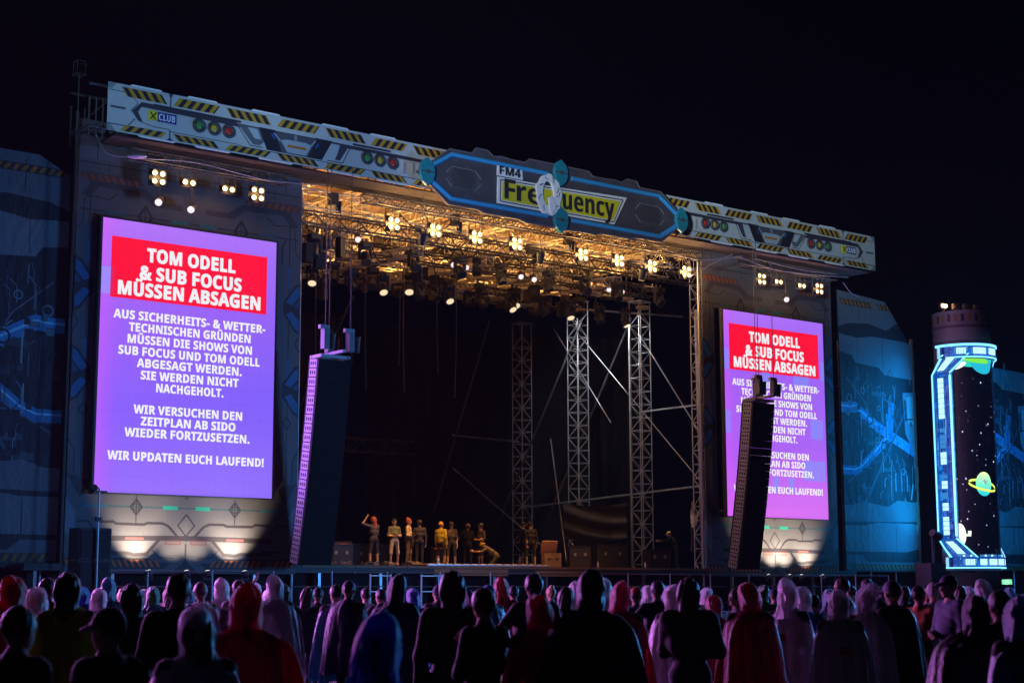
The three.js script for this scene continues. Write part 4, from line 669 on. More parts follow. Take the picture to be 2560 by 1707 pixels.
// mast above the left end of the beam
{
  const t = thing('lightning_mast', 'thin mast with small open cage rising above the left end of the beam', 'mast', [-.93, 0, 0]);
  rodMesh('pole', V(0, 0, 0), V(0, 17.25, 0), .022, MAT.darkSteel, t);
  for (const [a, b] of [[-.13, -.13], [.13, -.13], [.13, .13], [-.13, .13]]) rodMesh('cage_bar', V(a, 17.2, b), V(a, 17.62, b), .01, MAT.darkSteel, t);
  mesh('cage_floor', box(.34, .03, .34, 0, 17.2, 0), MAT.darkSteel, t); mesh('cage_top', merge([box(.28, .015, .015, 0, 17.62, .13), box(.28, .015, .015, 0, 17.62, -.13), box(.015, .015, .28, .13, 17.62, 0), box(.015, .015, .28, -.13, 17.62, 0)]), MAT.darkSteel, t);
}
// cables draped below the beam
[[[-.6, 15.3, .6], [-.3, 14.75, .7], [.5, 14.72, .8], [2.6, 14.9, .8], [5.2, 14.75, .8], [7.4, 14.95, .7], 'pale cable sagging under the left end of the beam'], [[22.2, 14.95, .6], [24.2, 14.6, .7], [25.6, 14.75, .8], [27, 15.05, .8], 'looped cable under the beam right of the sign'], [[26.6, 15.0, .8], [28.6, 14.7, .9], [31, 14.75, .9], [33.3, 14.9, .9], 'long cable sagging under the right end of the beam'], [[24.3, 13.9, .4], [25.3, 14.5, .6], [26.4, 15.05, .8], 'cable rising to the beam by the farther panel wall'], [[27.6, 15.0, .9], [30, 14.85, 1.0], [32.6, 14.95, .9], 'second blue-tinted cable under the right end of the beam'], [[33.2, 14.7, .7], [33.8, 14.35, .6], [34.6, 14.2, .5], 'short cable drooping beyond the right end lamp']].forEach(a => solo('slung_cable', tube(a.slice(0, -1).map(p => V(...p)), .017, 40, 6), MAT.cable, a[a.length - 1], 'cable'));
solo('bundled_cloth', new THREE.IcosahedronGeometry(.22, 3).scale(1.5, .34, .7).rotateZ(.15).translate(.62, 14.76, .85), std([.25, .22, .28], .7), 'small bundle of pale cloth tied into the cable at the left beam end', 'cloth');
// lamps and rails on top of the display tower
{
  [[39.4, 1, 'lit pair of small lamps on top of the display tower'], [40.0, 0, 'first unlit small lamp on top of the display tower'], [40.5, 0, 'second unlit small lamp on top of the display tower'], [41.0, 0, 'third unlit small lamp on top of the display tower']].forEach(([x, on, n]) => {
    const t = thing('tower_lamp', n, 'lamp', [x, 13.95, 1.5 + (x - 40.2) * .4]);
    mesh('stand', box(.1, .25, .1, 0, .12, 0), MAT.darkSteel, t); mesh('case', box(.4, .26, .12, 0, .34, -.04), on ? MAT.black : MAT.plywood, t); for (const s of [-1, 1]) mesh('bulb', new THREE.SphereGeometry(.09, 12, 8).translate(s * .1, .34, .05), on ? MAT.bulb : MAT.glassDark, t);
    if (on) { const l = new THREE.PointLight(C(1, .5, .2), .6, 0, 2); l.position.set(.1, .34, .25); l.castShadow = true; t.add(l); }
  });
  solo('drum_pole', rod(V(39.3, 0, -.6), V(39.3, 13.0, -.6), .09, 8), std([.2, .12, .08], .7), 'brown pole left of the glowing display tower', 'pole');
}
// amber floods added on the rig trusses, turned up to light the roof
{ let n = 0; for (const z of [-2.6, -5.2, -8.2]) for (const x of [9.2, 13.2, 17.2, 21.2, 25.0]) {
  const t = thing('added_roof_flood', `added amber flood turned up into the roof, ${['front', 'middle', 'rear'][n / 5 | 0]} row, ${['first', 'second', 'third', 'fourth', 'fifth'][n++ % 5]} from the left`, 'flood lamp', [x, 13.95, z]);
  mesh('housing', box(.42, .14, .3, 0, .02, 0), MAT.black, t); mesh('lit_face', box(.36, .012, .24, 0, .098, 0), glow([1, .6, .25], 1.5), t); mesh('bracket', merge([box(.02, .3, .04, -.22, .1, 0), box(.02, .3, .04, .22, .1, 0)]), MAT.darkSteel, t);
  const s = new THREE.SpotLight(C(1, .46, .11), 78, 0, 78 * D2R, .5, 2); s.position.set(0, .14, 0); s.target.position.set(0, 3, 0); s.castShadow = true; s.shadow.radius = 6; t.add(s, s.target);
} }
// amber wash lamps added under the beam to light the crew
for (const [x, tx, n] of [[11.2, 12.6, 'left'], [16.4, 15.6, 'middle'], [21.4, 19.6, 'right']]) {
  const t = thing('added_wash_lamp', `${n} of three added amber wash lamps shining down on the crew`, 'stage lamp', [x, 13.6, .85]);
  mesh('can', new THREE.CylinderGeometry(.15, .11, .4, 16).rotateX(.25), MAT.black, t); mesh('lens', new THREE.CylinderGeometry(.1, .1, .015, 16).translate(0, -.21, 0).rotateX(.25), glow([1, .6, .25], 1), t); mesh('bracket', box(.36, .03, .04, 0, .22, 0), MAT.darkSteel, t); rodMesh('drop_tube', V(0, .22, 0), V(0, 1.62, 0), .016, MAT.darkSteel, t);
  const s = new THREE.SpotLight(C(1, .4, .09), 400, 0, 24 * D2R, .6, 2); s.position.set(0, -.27, -.07); s.target.position.set(tx - x, -10.9, -3.1); s.castShadow = true; s.shadow.radius = 4; t.add(s, s.target);
}
// white work lamp clamped in the rig, lights the tower heads
{
  const t = thing('work_lamp', 'white work lamp clamped in the rig near the brightest tower', 'stage lamp', [24.2, 13.5, -7.2], 1.57);
  mesh('case', box(.34, .26, .12, 0, 0, 0), MAT.black, t); mesh('lit_face', box(.28, .2, .01, 0, 0, .066), glow([.9, .95, 1], 1.2), t); rodMesh('drop_tube', V(0, .12, 0), V(0, 1.3, 0), .015, MAT.darkSteel, t);
  const s = new THREE.SpotLight(C(.85, .93, 1), 90, 0, 66 * D2R, .6, 2); s.position.set(0, 0, .1); s.target.position.set(0, -2.2, 3.2); s.castShadow = true; s.shadow.radius = 4; t.add(s, s.target);
}
// exit sign low at the right
{
  const t = thing('exit_sign', 'tiny lit green and white exit sign low at the far right', 'sign', [49.2, 2.2, -3], -.9);
  mesh('case', box(.5, .26, .08, 0, 0, 0), MAT.white, t); mesh('lit_face', box(.46, .22, .01, 0, 0, .045), glow([.25, .95, .5], 1), t); mesh('pictogram', merge([box(.05, .12, .006, -.06, -.02, .053), box(.1, .04, .006, .05, .0, .053)]), glow([.9, 1, .9], 1), t); mesh('bracket', box(.06, 2.2, .06, 0, -1.2, -.06), MAT.darkSteel, t);
  const l = new THREE.PointLight(C(.3, 1, .5), .15, 0, 2); l.position.set(0, 0, .12); l.castShadow = true; t.add(l);
}
// front-of-house tower behind the camera, lamps aimed at the banner beam
{
  const t = thing('lamp_tower', 'lamp tower standing in the field left of the camera', 'lamp tower', [-50, 0, 48], -.96);
  for (const [a, b] of [[-1, -1], [1, -1], [1, 1], [-1, 1]]) rodMesh('post', V(a, 0, b), V(a, 10, b), .06, MAT.steel, t); for (const y of [3, 6.5, 10]) mesh('platform', box(2.2, .08, 2.2, 0, y, 0), MAT.darkSteel, t);
  for (const [i, tx, k, c] of [[-2, 2, 5600, [.45, .76, 1]], [-1, 9.5, 5000, [.6, .78, 1]], [0, 17, 8000, [.7, .8, 1]], [1, 25, 7400, [.62, .8, 1]], [2, 32.5, 12000, [.52, .8, 1]]]) {
    const p = mesh('projector_lamp', new THREE.CylinderGeometry(.22, .26, .6, 14).rotateX(Math.PI / 2).translate(i * .5, 10.5, -.8), MAT.black, t); mesh('lens', new THREE.CircleGeometry(.2, 14).rotateY(Math.PI).translate(i * .5, 10.5, -1.11), glow([.8, .9, 1], 3), p);
    const s = new THREE.SpotLight(C(...c), k, 0, 4.3 * D2R, .4, 2); s.position.set(i * .5, 10.5, -1.14); { const q = V(tx, 18.9, 1).sub(V(-50, 0, 48)).applyAxisAngle(V(0, 1, 0), .96); s.target.position.copy(q); } s.castShadow = true; s.shadow.radius = 8; t.add(s, s.target);
  }
}

// ---------- people ----------
function surfaceNets(sdf, lo, hi, cell) {                  // smooth mesh of a distance field
  const n = [0, 1, 2].map(i => Math.ceil((hi[i] - lo[i]) / cell) + 1), [nx, ny, nz] = n, f = new Float32Array(nx * ny * nz);
  for (let z = 0, k = 0; z < nz; z++) for (let y = 0; y < ny; y++) for (let x = 0; x < nx; x++, k++) f[k] = sdf(lo[0] + x * cell, lo[1] + y * cell, lo[2] + z * cell);
  const id = new Int32Array(nx * ny * nz).fill(-1), pos = [], idx = [], sy = nx, sz = nx * ny;
  const E = [[0, 1], [2, 3], [4, 5], [6, 7], [0, 2], [1, 3], [4, 6], [5, 7], [0, 4], [1, 5], [2, 6], [3, 7]];
  for (let z = 0; z < nz - 1; z++) for (let y = 0; y < ny - 1; y++) for (let x = 0; x < nx - 1; x++) {
    const b = x + y * sy + z * sz, v = [f[b], f[b + 1], f[b + sy], f[b + 1 + sy], f[b + sz], f[b + 1 + sz], f[b + sy + sz], f[b + 1 + sy + sz]];
    let m = 0; for (let i = 0; i < 8; i++) if (v[i] < 0) m |= 1 << i; if (m === 0 || m === 255) continue;
    let c = 0, px = 0, py = 0, pz = 0;
    for (const [i, j] of E) { const a = v[i], d = v[j]; if (a < 0 === d < 0) continue; const t = a / (a - d); c++; px += (i & 1) + t * ((j & 1) - (i & 1)); py += (i >> 1 & 1) + t * ((j >> 1 & 1) - (i >> 1 & 1)); pz += (i >> 2) + t * ((j >> 2) - (i >> 2)); }
    id[b] = pos.length / 3; pos.push(lo[0] + (x + px / c) * cell, lo[1] + (y + py / c) * cell, lo[2] + (z + pz / c) * cell);
  }
  const quad = (a, b, c, d, flip) => { if (a < 0 || b < 0 || c < 0 || d < 0) return; flip ? idx.push(a, b, c, a, c, d) : idx.push(a, c, b, a, d, c); };
  for (let z = 1; z < nz - 1; z++) for (let y = 1; y < ny - 1; y++) for (let x = 1; x < nx - 1; x++) {
    const b = x + y * sy + z * sz, s = f[b] < 0;
    if (s !== f[b + 1] < 0) quad(id[b], id[b - sy], id[b - sy - sz], id[b - sz], s);
    if (s !== f[b + sy] < 0) quad(id[b], id[b - sz], id[b - sz - 1], id[b - 1], s);
    if (s !== f[b + sz] < 0) quad(id[b], id[b - 1], id[b - 1 - sy], id[b - sy], s);
  }
  const g = new THREE.BufferGeometry(); g.setAttribute('position', new THREE.Float32BufferAttribute(pos, 3)); g.setIndex(idx);
  const nr = new Float32Array(pos.length), e = cell * .5;
  for (let i = 0; i < pos.length; i += 3) { const [x, y, z] = [pos[i], pos[i + 1], pos[i + 2]]; const dx = sdf(x + e, y, z) - sdf(x - e, y, z), dy = sdf(x, y + e, z) - sdf(x, y - e, z), dz = sdf(x, y, z + e) - sdf(x, y, z - e), l = Math.hypot(dx, dy, dz) || 1; nr[i] = dx / l; nr[i + 1] = dy / l; nr[i + 2] = dz / l; }
  g.setAttribute('normal', new THREE.BufferAttribute(nr, 3)); g.setAttribute('uv', new THREE.BufferAttribute(new Float32Array(pos.length / 3 * 2), 2)); return g;
}
const smin = (a, b, k) => { const h = Math.max(k - Math.abs(a - b), 0) / k; return Math.min(a, b) - h * h * k * .25; };
function cone(x, y, z, p) {                                // distance to a tapered capsule p = {a, b, ra, rb, flat}
  const [ax, ay, az] = p.a, bx = p.b[0] - ax, by = p.b[1] - ay, bz = p.b[2] - az, qx = x - ax, qy = y - ay, qz = z - az;
  let t = (qx * bx + qy * by + qz * bz) / (bx * bx + by * by + bz * bz + 1e-9); t = t < 0 ? 0 : t > 1 ? 1 : t;
  return Math.hypot(qx - bx * t, qy - by * t, qz - bz * t) - (p.ra + (p.rb - p.ra) * t);
}
const ell = (x, y, z, cx, cy, cz, rx, ry, rz) => { const a = (x - cx) / rx, b = (y - cy) / ry, c = (z - cz) / rz, k = Math.hypot(a, b, c); return (k - 1) * Math.min(rx, ry, rz); };
function tint(g, fn) { const p = g.attributes.position, c = new Float32Array(p.count * 3); for (let i = 0; i < p.count; i++) c.set(fn(p.getX(i), p.getY(i), p.getZ(i)), i * 3); g.setAttribute('color', new THREE.BufferAttribute(c, 3)); return g; }
// head, front towards +z, centre at the origin
const headSdf = (x, y, z) => {
  let d = ell(x, y, z, 0, .022, -.012, .076, .1, .096); d = smin(d, ell(x, y, z, 0, -.05, .022, .054, .064, .064), .05);
  d = smin(d, cone(x, y, z, { a: [0, .018, .082], b: [0, -.02, .104], ra: .009, rb: .015 }), .018); d = smin(d, ell(x, y, z, 0, .036, .074, .052, .012, .016), .02);
  d = smin(d, ell(x, y, z, 0, -.092, .058, .022, .018, .022), .02);
  for (const s of [-1, 1]) { d = -smin(-d, Math.hypot(x - s * .032, y - .014, z - .104) - .02, .012); d = Math.min(d, Math.hypot(x - s * .031, y - .013, z - .078) - .0135); d = smin(d, ell(x, y, z, s * .078, -.004, -.012, .011, .033, .021), .008); }
  return Math.min(d, ell(x, y, z, 0, -.056, .08, .023, .009, .014));
};
const headGeo = surfaceNets(headSdf, [-.1, -.135, -.125], [.1, .14, .135], .008);
const headTone = (x, y, z) => (Math.hypot(Math.abs(x) - .031, y - .013) < .012 && z > .078) ? 'eye' : (Math.abs(x) < .024 && Math.abs(y + .056) < .009 && z > .082) ? 'lip' : 'skin';
// left hand hanging down from the wrist at the origin, palm towards -x, thumb forward
function handGeo(curl) {
  const ps = [{ a: [0, -.01, 0], b: [0, -.075, 0], ra: .024, rb: .03 }];
  [[-.03, .07, .0085], [-.01, .08, .009], [.011, .085, .0095], [.031, .076, .009]].forEach(([z, l, r]) => { const k1 = [-Math.sin(curl) * l * .5, -.095 - Math.cos(curl) * l * .5, z * 1.15], k2 = [k1[0] - Math.sin(curl * 2.1) * l * .5, k1[1] - Math.cos(curl * 2.1) * l * .5, z * 1.2]; ps.push({ a: [0, -.075, z], b: [0, -.095, z], ra: r * 1.2, rb: r * 1.1 }, { a: [0, -.095, z], b: k1, ra: r * 1.1, rb: r }, { a: k1, b: k2, ra: r, rb: r * .85 }); });
  const th = [-.016, -.055, .052], t2 = [-.026, -.088, .06]; ps.push({ a: [-.004, -.025, .018], b: th, ra: .014, rb: .0115 }, { a: th, b: t2, ra: .0115, rb: .009 });
  return surfaceNets((x, y, z) => { let d = 9; ps.forEach((p, i) => { const e = i === 0 ? cone(x * 1.7, y, z * .72, p) * .75 : cone(x, y, z, p); d = i < 2 ? Math.min(d, e) : smin(d, e, .006); }); return d; }, [-.09, -.21, -.065], [.045, .03, .085], .0055);
}
const hands = { relaxed: handGeo(.35), grip: handGeo(1.15) };
// hair and head coverings, in the head's own axes
const cutFace = (d, x, y, z) => Math.max(d, -Math.max(ell(x, y, z, 0, -.055, .1, .074, .11, .085), -.5));
const wob = (x, y, z) => .002 * Math.sin(x * 130 + y * 30) + .0015 * Math.sin(z * 120 - x * 60);
const TOPS = {
  short: surfaceNets((x, y, z) => cutFace(Math.max(ell(x, y, z, 0, .03, -.018, .087, .106, .104), -(y + .055 - z * .25)) + wob(x, y, z), x, y, z), [-.11, -.12, -.14], [.11, .16, .12], .009),
  long: surfaceNets((x, y, z) => { let d = ell(x, y, z, 0, .03, -.018, .09, .108, .108); d = smin(d, cone(x * .8, y, z, { a: [0, -.02, -.045], b: [0, -.3, -.07], ra: .078, rb: .055 }), .05); return cutFace(d + 1.6 * wob(x, y, z), x, y, z); }, [-.13, -.42, -.19], [.13, .17, .12], .011),
  bun: surfaceNets((x, y, z) => cutFace(smin(Math.max(ell(x, y, z, 0, .03, -.018, .087, .106, .104), -(y + .06 - z * .25)), ell(x, y, z, 0, .12, -.07, .05, .045, .05), .02) + wob(x, y, z), x, y, z), [-.11, -.12, -.15], [.11, .19, .12], .009),
  cap: surfaceNets((x, y, z) => Math.min(Math.max(ell(x, y, z, 0, .03, -.012, .09, .105, .108), -(y - .03)), Math.max(ell(x, y, z, 0, .04, .06, .078, .02, .125), -(z - .06))), [-.11, .0, -.14], [.11, .16, .2], .009),
  beanie: surfaceNets((x, y, z) => Math.min(Math.max(ell(x, y, z, 0, .035, -.014, .093, .118, .11), -(y - .012)), Math.max(ell(x, y, z, 0, .025, -.014, .1, .09, .116), Math.abs(y - .03) - .022)), [-.12, -.03, -.15], [.12, .18, .13], .009),
  helmet: surfaceNets((x, y, z) => Math.min(Math.max(ell(x, y, z, 0, .035, -.012, .108, .12, .13), -(y - .03)), Math.max(ell(x, y, z, 0, .035, 0, .12, .02, .15), -1)), [-.14, .0, -.17], [.14, .18, .17], .01),
};
const hoodGeo = (point, sd) => {                           // rain hood: creased cloth from crown to shoulders, open at the face
  const key = [[.152, .012, .016], [.142, .05, .06], [.118, .078, .098], [.075, .098, .122], [.02, .106, .128], [-.05, .102, .12], [-.11, .1, .108], [-.16, .115, .105], [-.2, .15, .112], [-.235, .195, .125], [-.262, .225, .135]], N = 60, R = 34, pos = [], uv = [], idx = [];
  const sh = Math.sin(sd * 7) * .012, slump = .5 + .5 * Math.sin(sd * 3.3);
  for (let i = 0; i <= R; i++) {
    const v = i / R * (key.length - 1), j = Math.min(key.length - 2, v | 0), w = v - j, y0 = key[j][0] + (key[j + 1][0] - key[j][0]) * w, rx = key[j][1] + (key[j + 1][1] - key[j][1]) * w, rz = key[j][2] + (key[j + 1][2] - key[j][2]) * w;
    for (let q = 0; q <= N; q++) {
      const th = q / N * 6.2832, neck = Math.exp(-(((y0 + .12) / .07) ** 2)), low = Math.max(0, -.1 - y0) * 5;
      const f = 1 + .028 * Math.sin(5 * th + sd + y0 * 22) + .022 * Math.sin(9 * th + sd * 2.1 - y0 * 30) + neck * .075 * (1 - 2 * Math.abs(Math.sin(6 * th + sd))) + low * .09 * Math.sin(8 * th + sd * 1.7) + .02 * Math.sin(y0 * 70 + 3 * th + sd) + .045 * (.5 - Math.abs(Math.sin(3.5 * th + y0 * 9 + sd * 2.7))) + .03 * (.5 - Math.abs(Math.sin(y0 * 24 + 2 * th + sd)));
      const back = y0 > .03 ? (y0 - .03) * (.25 + point * .45) : 0, x = Math.cos(th) * rx * f + sh * Math.max(0, y0) * 6;
      pos.push(x, y0 + (y0 > .06 ? point * .03 * (1 - Math.abs(x) / .1) : 0) + .006 * Math.sin(7 * th + sd) * slump, Math.sin(th) * rz * f - .008 - back); uv.push(q / N * 3, i / R * 2);
    }
  }
  for (let i = 0; i < R; i++) for (let q = 0; q < N; q++) { const y = pos[(i * (N + 1) + q) * 3 + 1], d = Math.abs((q + .5) / N * 6.2832 - 1.5708); if (d < .82 && y < .105 - d * .03 && y > -.13 + d * .05) continue; const k = i * (N + 1) + q; idx.push(k, k + 1, k + N + 1, k + 1, k + N + 2, k + N + 1); }
  const g = new THREE.BufferGeometry(); g.setAttribute('position', new THREE.Float32BufferAttribute(pos, 3)); g.setAttribute('uv', new THREE.Float32BufferAttribute(uv, 2)); g.setIndex(idx); g.computeVertexNormals(); return g;
};
const HOODS = [[0, 1], [1, 2.2], [0, 3.7], [1, 5.1], [.4, 6.3], [.7, 7.9], [0, 9.2], [.2, 10.6]].map(q => hoodGeo(...q));
function ponchoGeo(k, len, flare, s) {
  const key = [[1.515, .078, .085], [1.485, .12, .1], [1.455, .18, .118], [1.42, .225, .135], [1.34, .262, .165], [1.2, .29, .19], [1.0, .315, .215], [.8, .335, .235], [.4, .365, .26]], N = 96, R = 30, pos = [], idx = [], uv = [];
  const hem = 1.5 - len;
  for (let i = 0; i <= R; i++) {
    const y = 1.515 + (hem - 1.515) * Math.pow(i / R, .85), t = Math.max(0, (1.45 - y) / 1.0); let j = 0; while (j < key.length - 2 && key[j + 1][0] > y) j++;
    const [ya, xa, za] = key[j], [yb, xb, zb] = key[j + 1], w = Math.min(1, Math.max(0, (ya - y) / (ya - yb))), rx = (xa + (xb - xa) * w), rz = (za + (zb - za) * w);
    for (let q = 0; q <= N; q++) {
      const th = q / N * 6.2832, A = .15 * Math.pow(t, .8), f = 1 + A * (.45 * Math.sin(7 * th + s) + .35 * Math.sin(11 * th + s * 2.3 + t) + .4 * Math.sin(4 * th + s * 1.7) + .22 * (1 - 2 * Math.abs(Math.sin(8.5 * th + s * 3 + t * 1.5))) + .12 * Math.sin(23 * th + s * 3 + t * 4)) + flare * t * t * (.5 + .5 * Math.cos(th - s));
      pos.push(Math.cos(th) * rx * f * k, (y + (i === R ? .03 * Math.sin(5 * th + s) : 0) + .008 * Math.sin(13 * th + y * 9)) * k, Math.sin(th) * rz * f * k - .02 * k); uv.push(q / N, i / R);
    }
  }
  for (let i = 0; i < R; i++) for (let q = 0; q < N; q++) { const a = i * (N + 1) + q; idx.push(a, a + 1, a + N + 1, a + 1, a + N + 2, a + N + 1); }
  const g = new THREE.BufferGeometry(); g.setAttribute('position', new THREE.Float32BufferAttribute(pos, 3)); g.setAttribute('uv', new THREE.Float32BufferAttribute(uv, 2)); g.setIndex(idx); g.computeVertexNormals(); return g;
}
const filmNoise = noiseTex(256, [6, 24, 80]); filmNoise.repeat.set(5, 1.3);
const film = (c, tr, ro = .6) => new THREE.MeshPhysicalMaterial({ color: C(...c), roughness: ro, transmission: tr, thickness: 0, side: THREE.DoubleSide, bumpMap: filmNoise, bumpScale: .03, specularIntensity: 1 });
const PON = { clear: film([.82, .84, .86], .6, .5), white: film([.8, .8, .82], .42, .55), red: film([.72, .02, .05], .5), pink: film([.8, .05, .2], .5), blue: film([.04, .13, .62], .5), navy: film([.015, .03, .13], .3), teal: film([.03, .32, .42], .5), green: film([.03, .3, .06], .5), lime: film([.45, .6, .05], .5), black: film([.012, .012, .016], .08, .5) };
const HAIR = { black: std([.012, .01, .01], .55), brown: std([.06, .035, .02], .55), blond: std([.32, .22, .1], .55), red: std([.28, .06, .02], .55), grey: std([.25, .24, .23], .6), yellow: std([.68, .42, .02], .5), white: std([.6, .6, .6], .6), navy: std([.02, .025, .07], .7), redcap: std([.45, .02, .03], .7), bluecap: std([.05, .2, .45], .7) };
const bodyMat = std(0xffffff, .78, 0, { vertexColors: true, bumpMap: clothNoise, bumpScale: .004 });
const ARM = {
  down: s => [[s * .13, -1, .04], [s * .03, -1, .16]], loose: s => [[s * .22, -1, -.06], [s * .02, -1, .3]], front: s => [[s * .25, -1, .12], [-s * .75, -.12, .72]], phone: s => [[s * .14, -1, .28], [-s * .35, .75, .8]], hip: s => [[s * .72, -.8, -.1], [-s * .75, -.62, .25]],
  raise: s => [[s * .35, .9, .3], [-s * .1, 1, .1]], hold: s => [[s * .95, .3, .2], [-s * .62, .75, -.05]], reach: s => [[s * .3, -.5, .85], [0, .1, 1]], out: s => [[s * .8, -.7, .1], [s * .55, -.6, .5]], point: s => [[s * .9, -.15, .3], [s * .7, .5, .3]],
};
const SK = [.42, .26, .19];
function person(o) {
  if (!o.poncho && !o.arms && !o.right && !o.left) { const q = ['down', 'loose', 'front', 'phone', 'hip', 'down', 'front']; o.right = q[rnd() * 7 | 0]; o.left = q[rnd() * 7 | 0]; }
  o.look ??= rr(-.5, .5); o.tilt ??= rr(-.12, .12); o.nod ??= rr(-.05, .22); o.stance ??= rr(.08, .15); o.stride ??= rr(-.08, .08); o.lean ??= rr(-.03, .06);
  const H = o.h ?? 1.75, k = H / 1.75, s1 = o.seed ?? rnd() * 9, wide = o.wide ?? 1, t = thing('person', o.label, 'person', o.at, o.rot, o.group);
  const P = [], L = o.lean ?? 0, sn = Math.sin(L), cs = Math.cos(L), hipY = o.crouch ? .42 : .93, base = [0, hipY, o.crouch ? -.12 : 0];
  const up = (x, y, z) => [x, base[1] + (y - .93) * cs - z * sn, base[2] + (y - .93) * sn + z * cs];      // torso turns about the hips
  const add = (tag, a, b, ra, rb) => P.push({ tag, a, b, ra, rb });
  const coat = o.bulky ? 1.16 : 1, st = o.stance ?? .1, sd = o.stride ?? 0;
  for (const s of [-1, 1]) {
    const hip = [s * .095 * wide, base[1], base[2]], fw = s * sd; let kn, an;
    if (o.crouch) { kn = [s * .16, .48 - (s > 0 ? .36 : 0), .24 - (s > 0 ? .1 : 0)]; an = [s * .15, .1, s > 0 ? -.3 : .12]; } else { kn = [s * (st + .01), .5, fw * .5 + .02]; an = [s * (st + .02), .09, fw - .02]; }
    add('pants', hip, kn, .088 * wide, .062); add(o.shorts ? 'skin' : 'pants', kn, an, o.shorts ? .054 : .062, o.shorts ? .038 : .05); add('shoe', [an[0], .045, an[2] - .04], [an[0] * 1.12, .035, an[2] + .15], .045, .034); add(o.shorts ? 'skin' : 'pants', an, [an[0], .06, an[2]], .04, .042);
  }
  add('pants', up(-.06 * wide, .96, 0), up(.06 * wide, .96, 0), .112 * wide, .112 * wide);
  add('top', up(0, 1.05, .0), up(0, 1.2, .01), .115 * wide * coat, .125 * wide * coat); add('top', up(-.075 * wide, 1.22, 0), up(.075 * wide, 1.22, 0), .112 * wide * coat, .112 * wide * coat); add('top', up(-.1 * wide, 1.36, -.01), up(.1 * wide, 1.36, -.01), .095 * coat, .095 * coat); add('top', up(-.15, 1.43, -.01), up(.15, 1.43, -.01), .058 * coat, .058 * coat); add('top', up(0, 1.4, -.01), up(0, 1.48, -.01), .08, .055);
  add('skin', up(0, 1.46, -.008), up(0, 1.56, .0), .052, .05);
  const wrists = [];
  for (const s of [-1, 1]) {
    const [u, f] = ARM[(s < 0 ? o.right : o.left) ?? o.arms ?? 'down'](s), sh = up(s * .185, 1.42, -.01), nu = Math.hypot(...u), nf = Math.hypot(...f), el = sh.map((v, i) => v + u[i] / nu * .29), wr = el.map((v, i) => v + f[i] / nf * .25);
    add('top', sh, el, .06 * coat, .048 * coat); add(o.bare ? 'skin' : 'top', el, wr, o.bare ? .041 : .046 * coat, o.bare ? .029 : .036 * coat); wrists.push([s, wr, f.map(v => v / nf)]);
  }
  for (const p of P) { p.a = p.a.map(v => v * k); p.b = p.b.map(v => v * k); p.ra *= k; p.rb *= k; }
  const lo = [9, 9, 9], hi = [-9, -9, -9]; for (const p of P) for (const q of [p.a, p.b]) for (let i = 0; i < 3; i++) { lo[i] = Math.min(lo[i], q[i] - .2); hi[i] = Math.max(hi[i], q[i] + .2); } lo[1] = Math.max(lo[1], -.03);
  const sdf = (x, y, z) => { let d = 9; for (const p of P) { const e = cone(x, y, z, p); if (e < d + .06) d = smin(d, e, .045); } return d + (d < .03 ? .004 * Math.sin(y * 41 + x * 23 + s1) * Math.sin(z * 37 - y * 19) : 0); };
  const near = (x, y, z) => { let b = 9, g = 'top'; for (const p of P) { const e = cone(x, y, z, p); if (e < b) { b = e; g = p.tag; } } return g; };
  const skin = o.skin ?? SK, col = { top: o.top ?? [.02, .02, .025], pants: o.pants ?? [.02, .02, .028], shoe: o.shoe ?? [.03, .03, .03], skin, eye: [.02, .015, .012], lip: [skin[0] * .85, skin[1] * .55, skin[2] * .55] };
  const parts = [tint(surfaceNets(sdf, lo, hi, o.cell ?? .027), (x, y, z) => col[near(x, y, z)])];
  const hp = up(0, 1.635, .012).map(v => v * k), hq = new THREE.Matrix4().makeRotationFromEuler(new THREE.Euler(L * .6 + (o.nod ?? 0), o.look ?? 0, o.tilt ?? 0, 'YXZ')).setPosition(...hp).scale(V(k, k, k));
  parts.push(tint(headGeo.clone(), (x, y, z) => col[headTone(x, y, z)]).applyMatrix4(hq));
  for (const [s, wr, f] of wrists) { const g = hands[o.grip ? 'grip' : 'relaxed'].clone(); if (s < 0) { g.scale(-1, 1, 1); const ix = g.index.array; for (let i = 0; i < ix.length; i += 3) { const q = ix[i]; ix[i] = ix[i + 1]; ix[i + 1] = q; } g.attributes.normal.needsUpdate = true; } g.applyMatrix4(new THREE.Matrix4().makeRotationFromQuaternion(new THREE.Quaternion().setFromUnitVectors(V(0, -1, 0), V(...f))).setPosition(...wr.map(v => v * k)).scale(V(k, k, k))); parts.push(tint(g, () => col.skin)); }
  mesh('body', mergeGeometries(parts), bodyMat, t);
  if (o.hair) { const m = mesh(['cap', 'beanie', 'helmet'].includes(o.hair) ? o.hair : 'hair', TOPS[o.hair], HAIR[o.hairColor ?? 'black'], t); m.applyMatrix4(hq); if (['cap', 'beanie', 'helmet'].includes(o.hair)) { const q = mesh('hair', TOPS.short, HAIR.brown, m); q.scale.setScalar(.955); } }
  if (o.poncho) { const pm = PON[o.poncho], p = mesh('poncho', ponchoGeo(k, o.len ?? .95, o.flare ?? 0, s1), pm, t); p.scale.x = (o.wide ?? 1) * (o.pw ?? 1); if (L) { p.rotation.x = L * .6; p.position.z = -Math.sin(L * .6) * .0; } if (o.print) mesh('printed_mark', box(.1, .07, .004, 0, 1.2 * k, -.232 * k), std([.3, .02, .02], .7), p); }
  if (o.hood !== undefined) { const m = mesh('hood', HOODS[(o.hood + (s1 * 2 | 0) * 2) % 8], PON[o.hoodColor ?? o.poncho], t); m.applyMatrix4(hq.clone().multiply(new THREE.Matrix4().makeScale(1.02, 1.02, 1.02))); }
  return t;
}

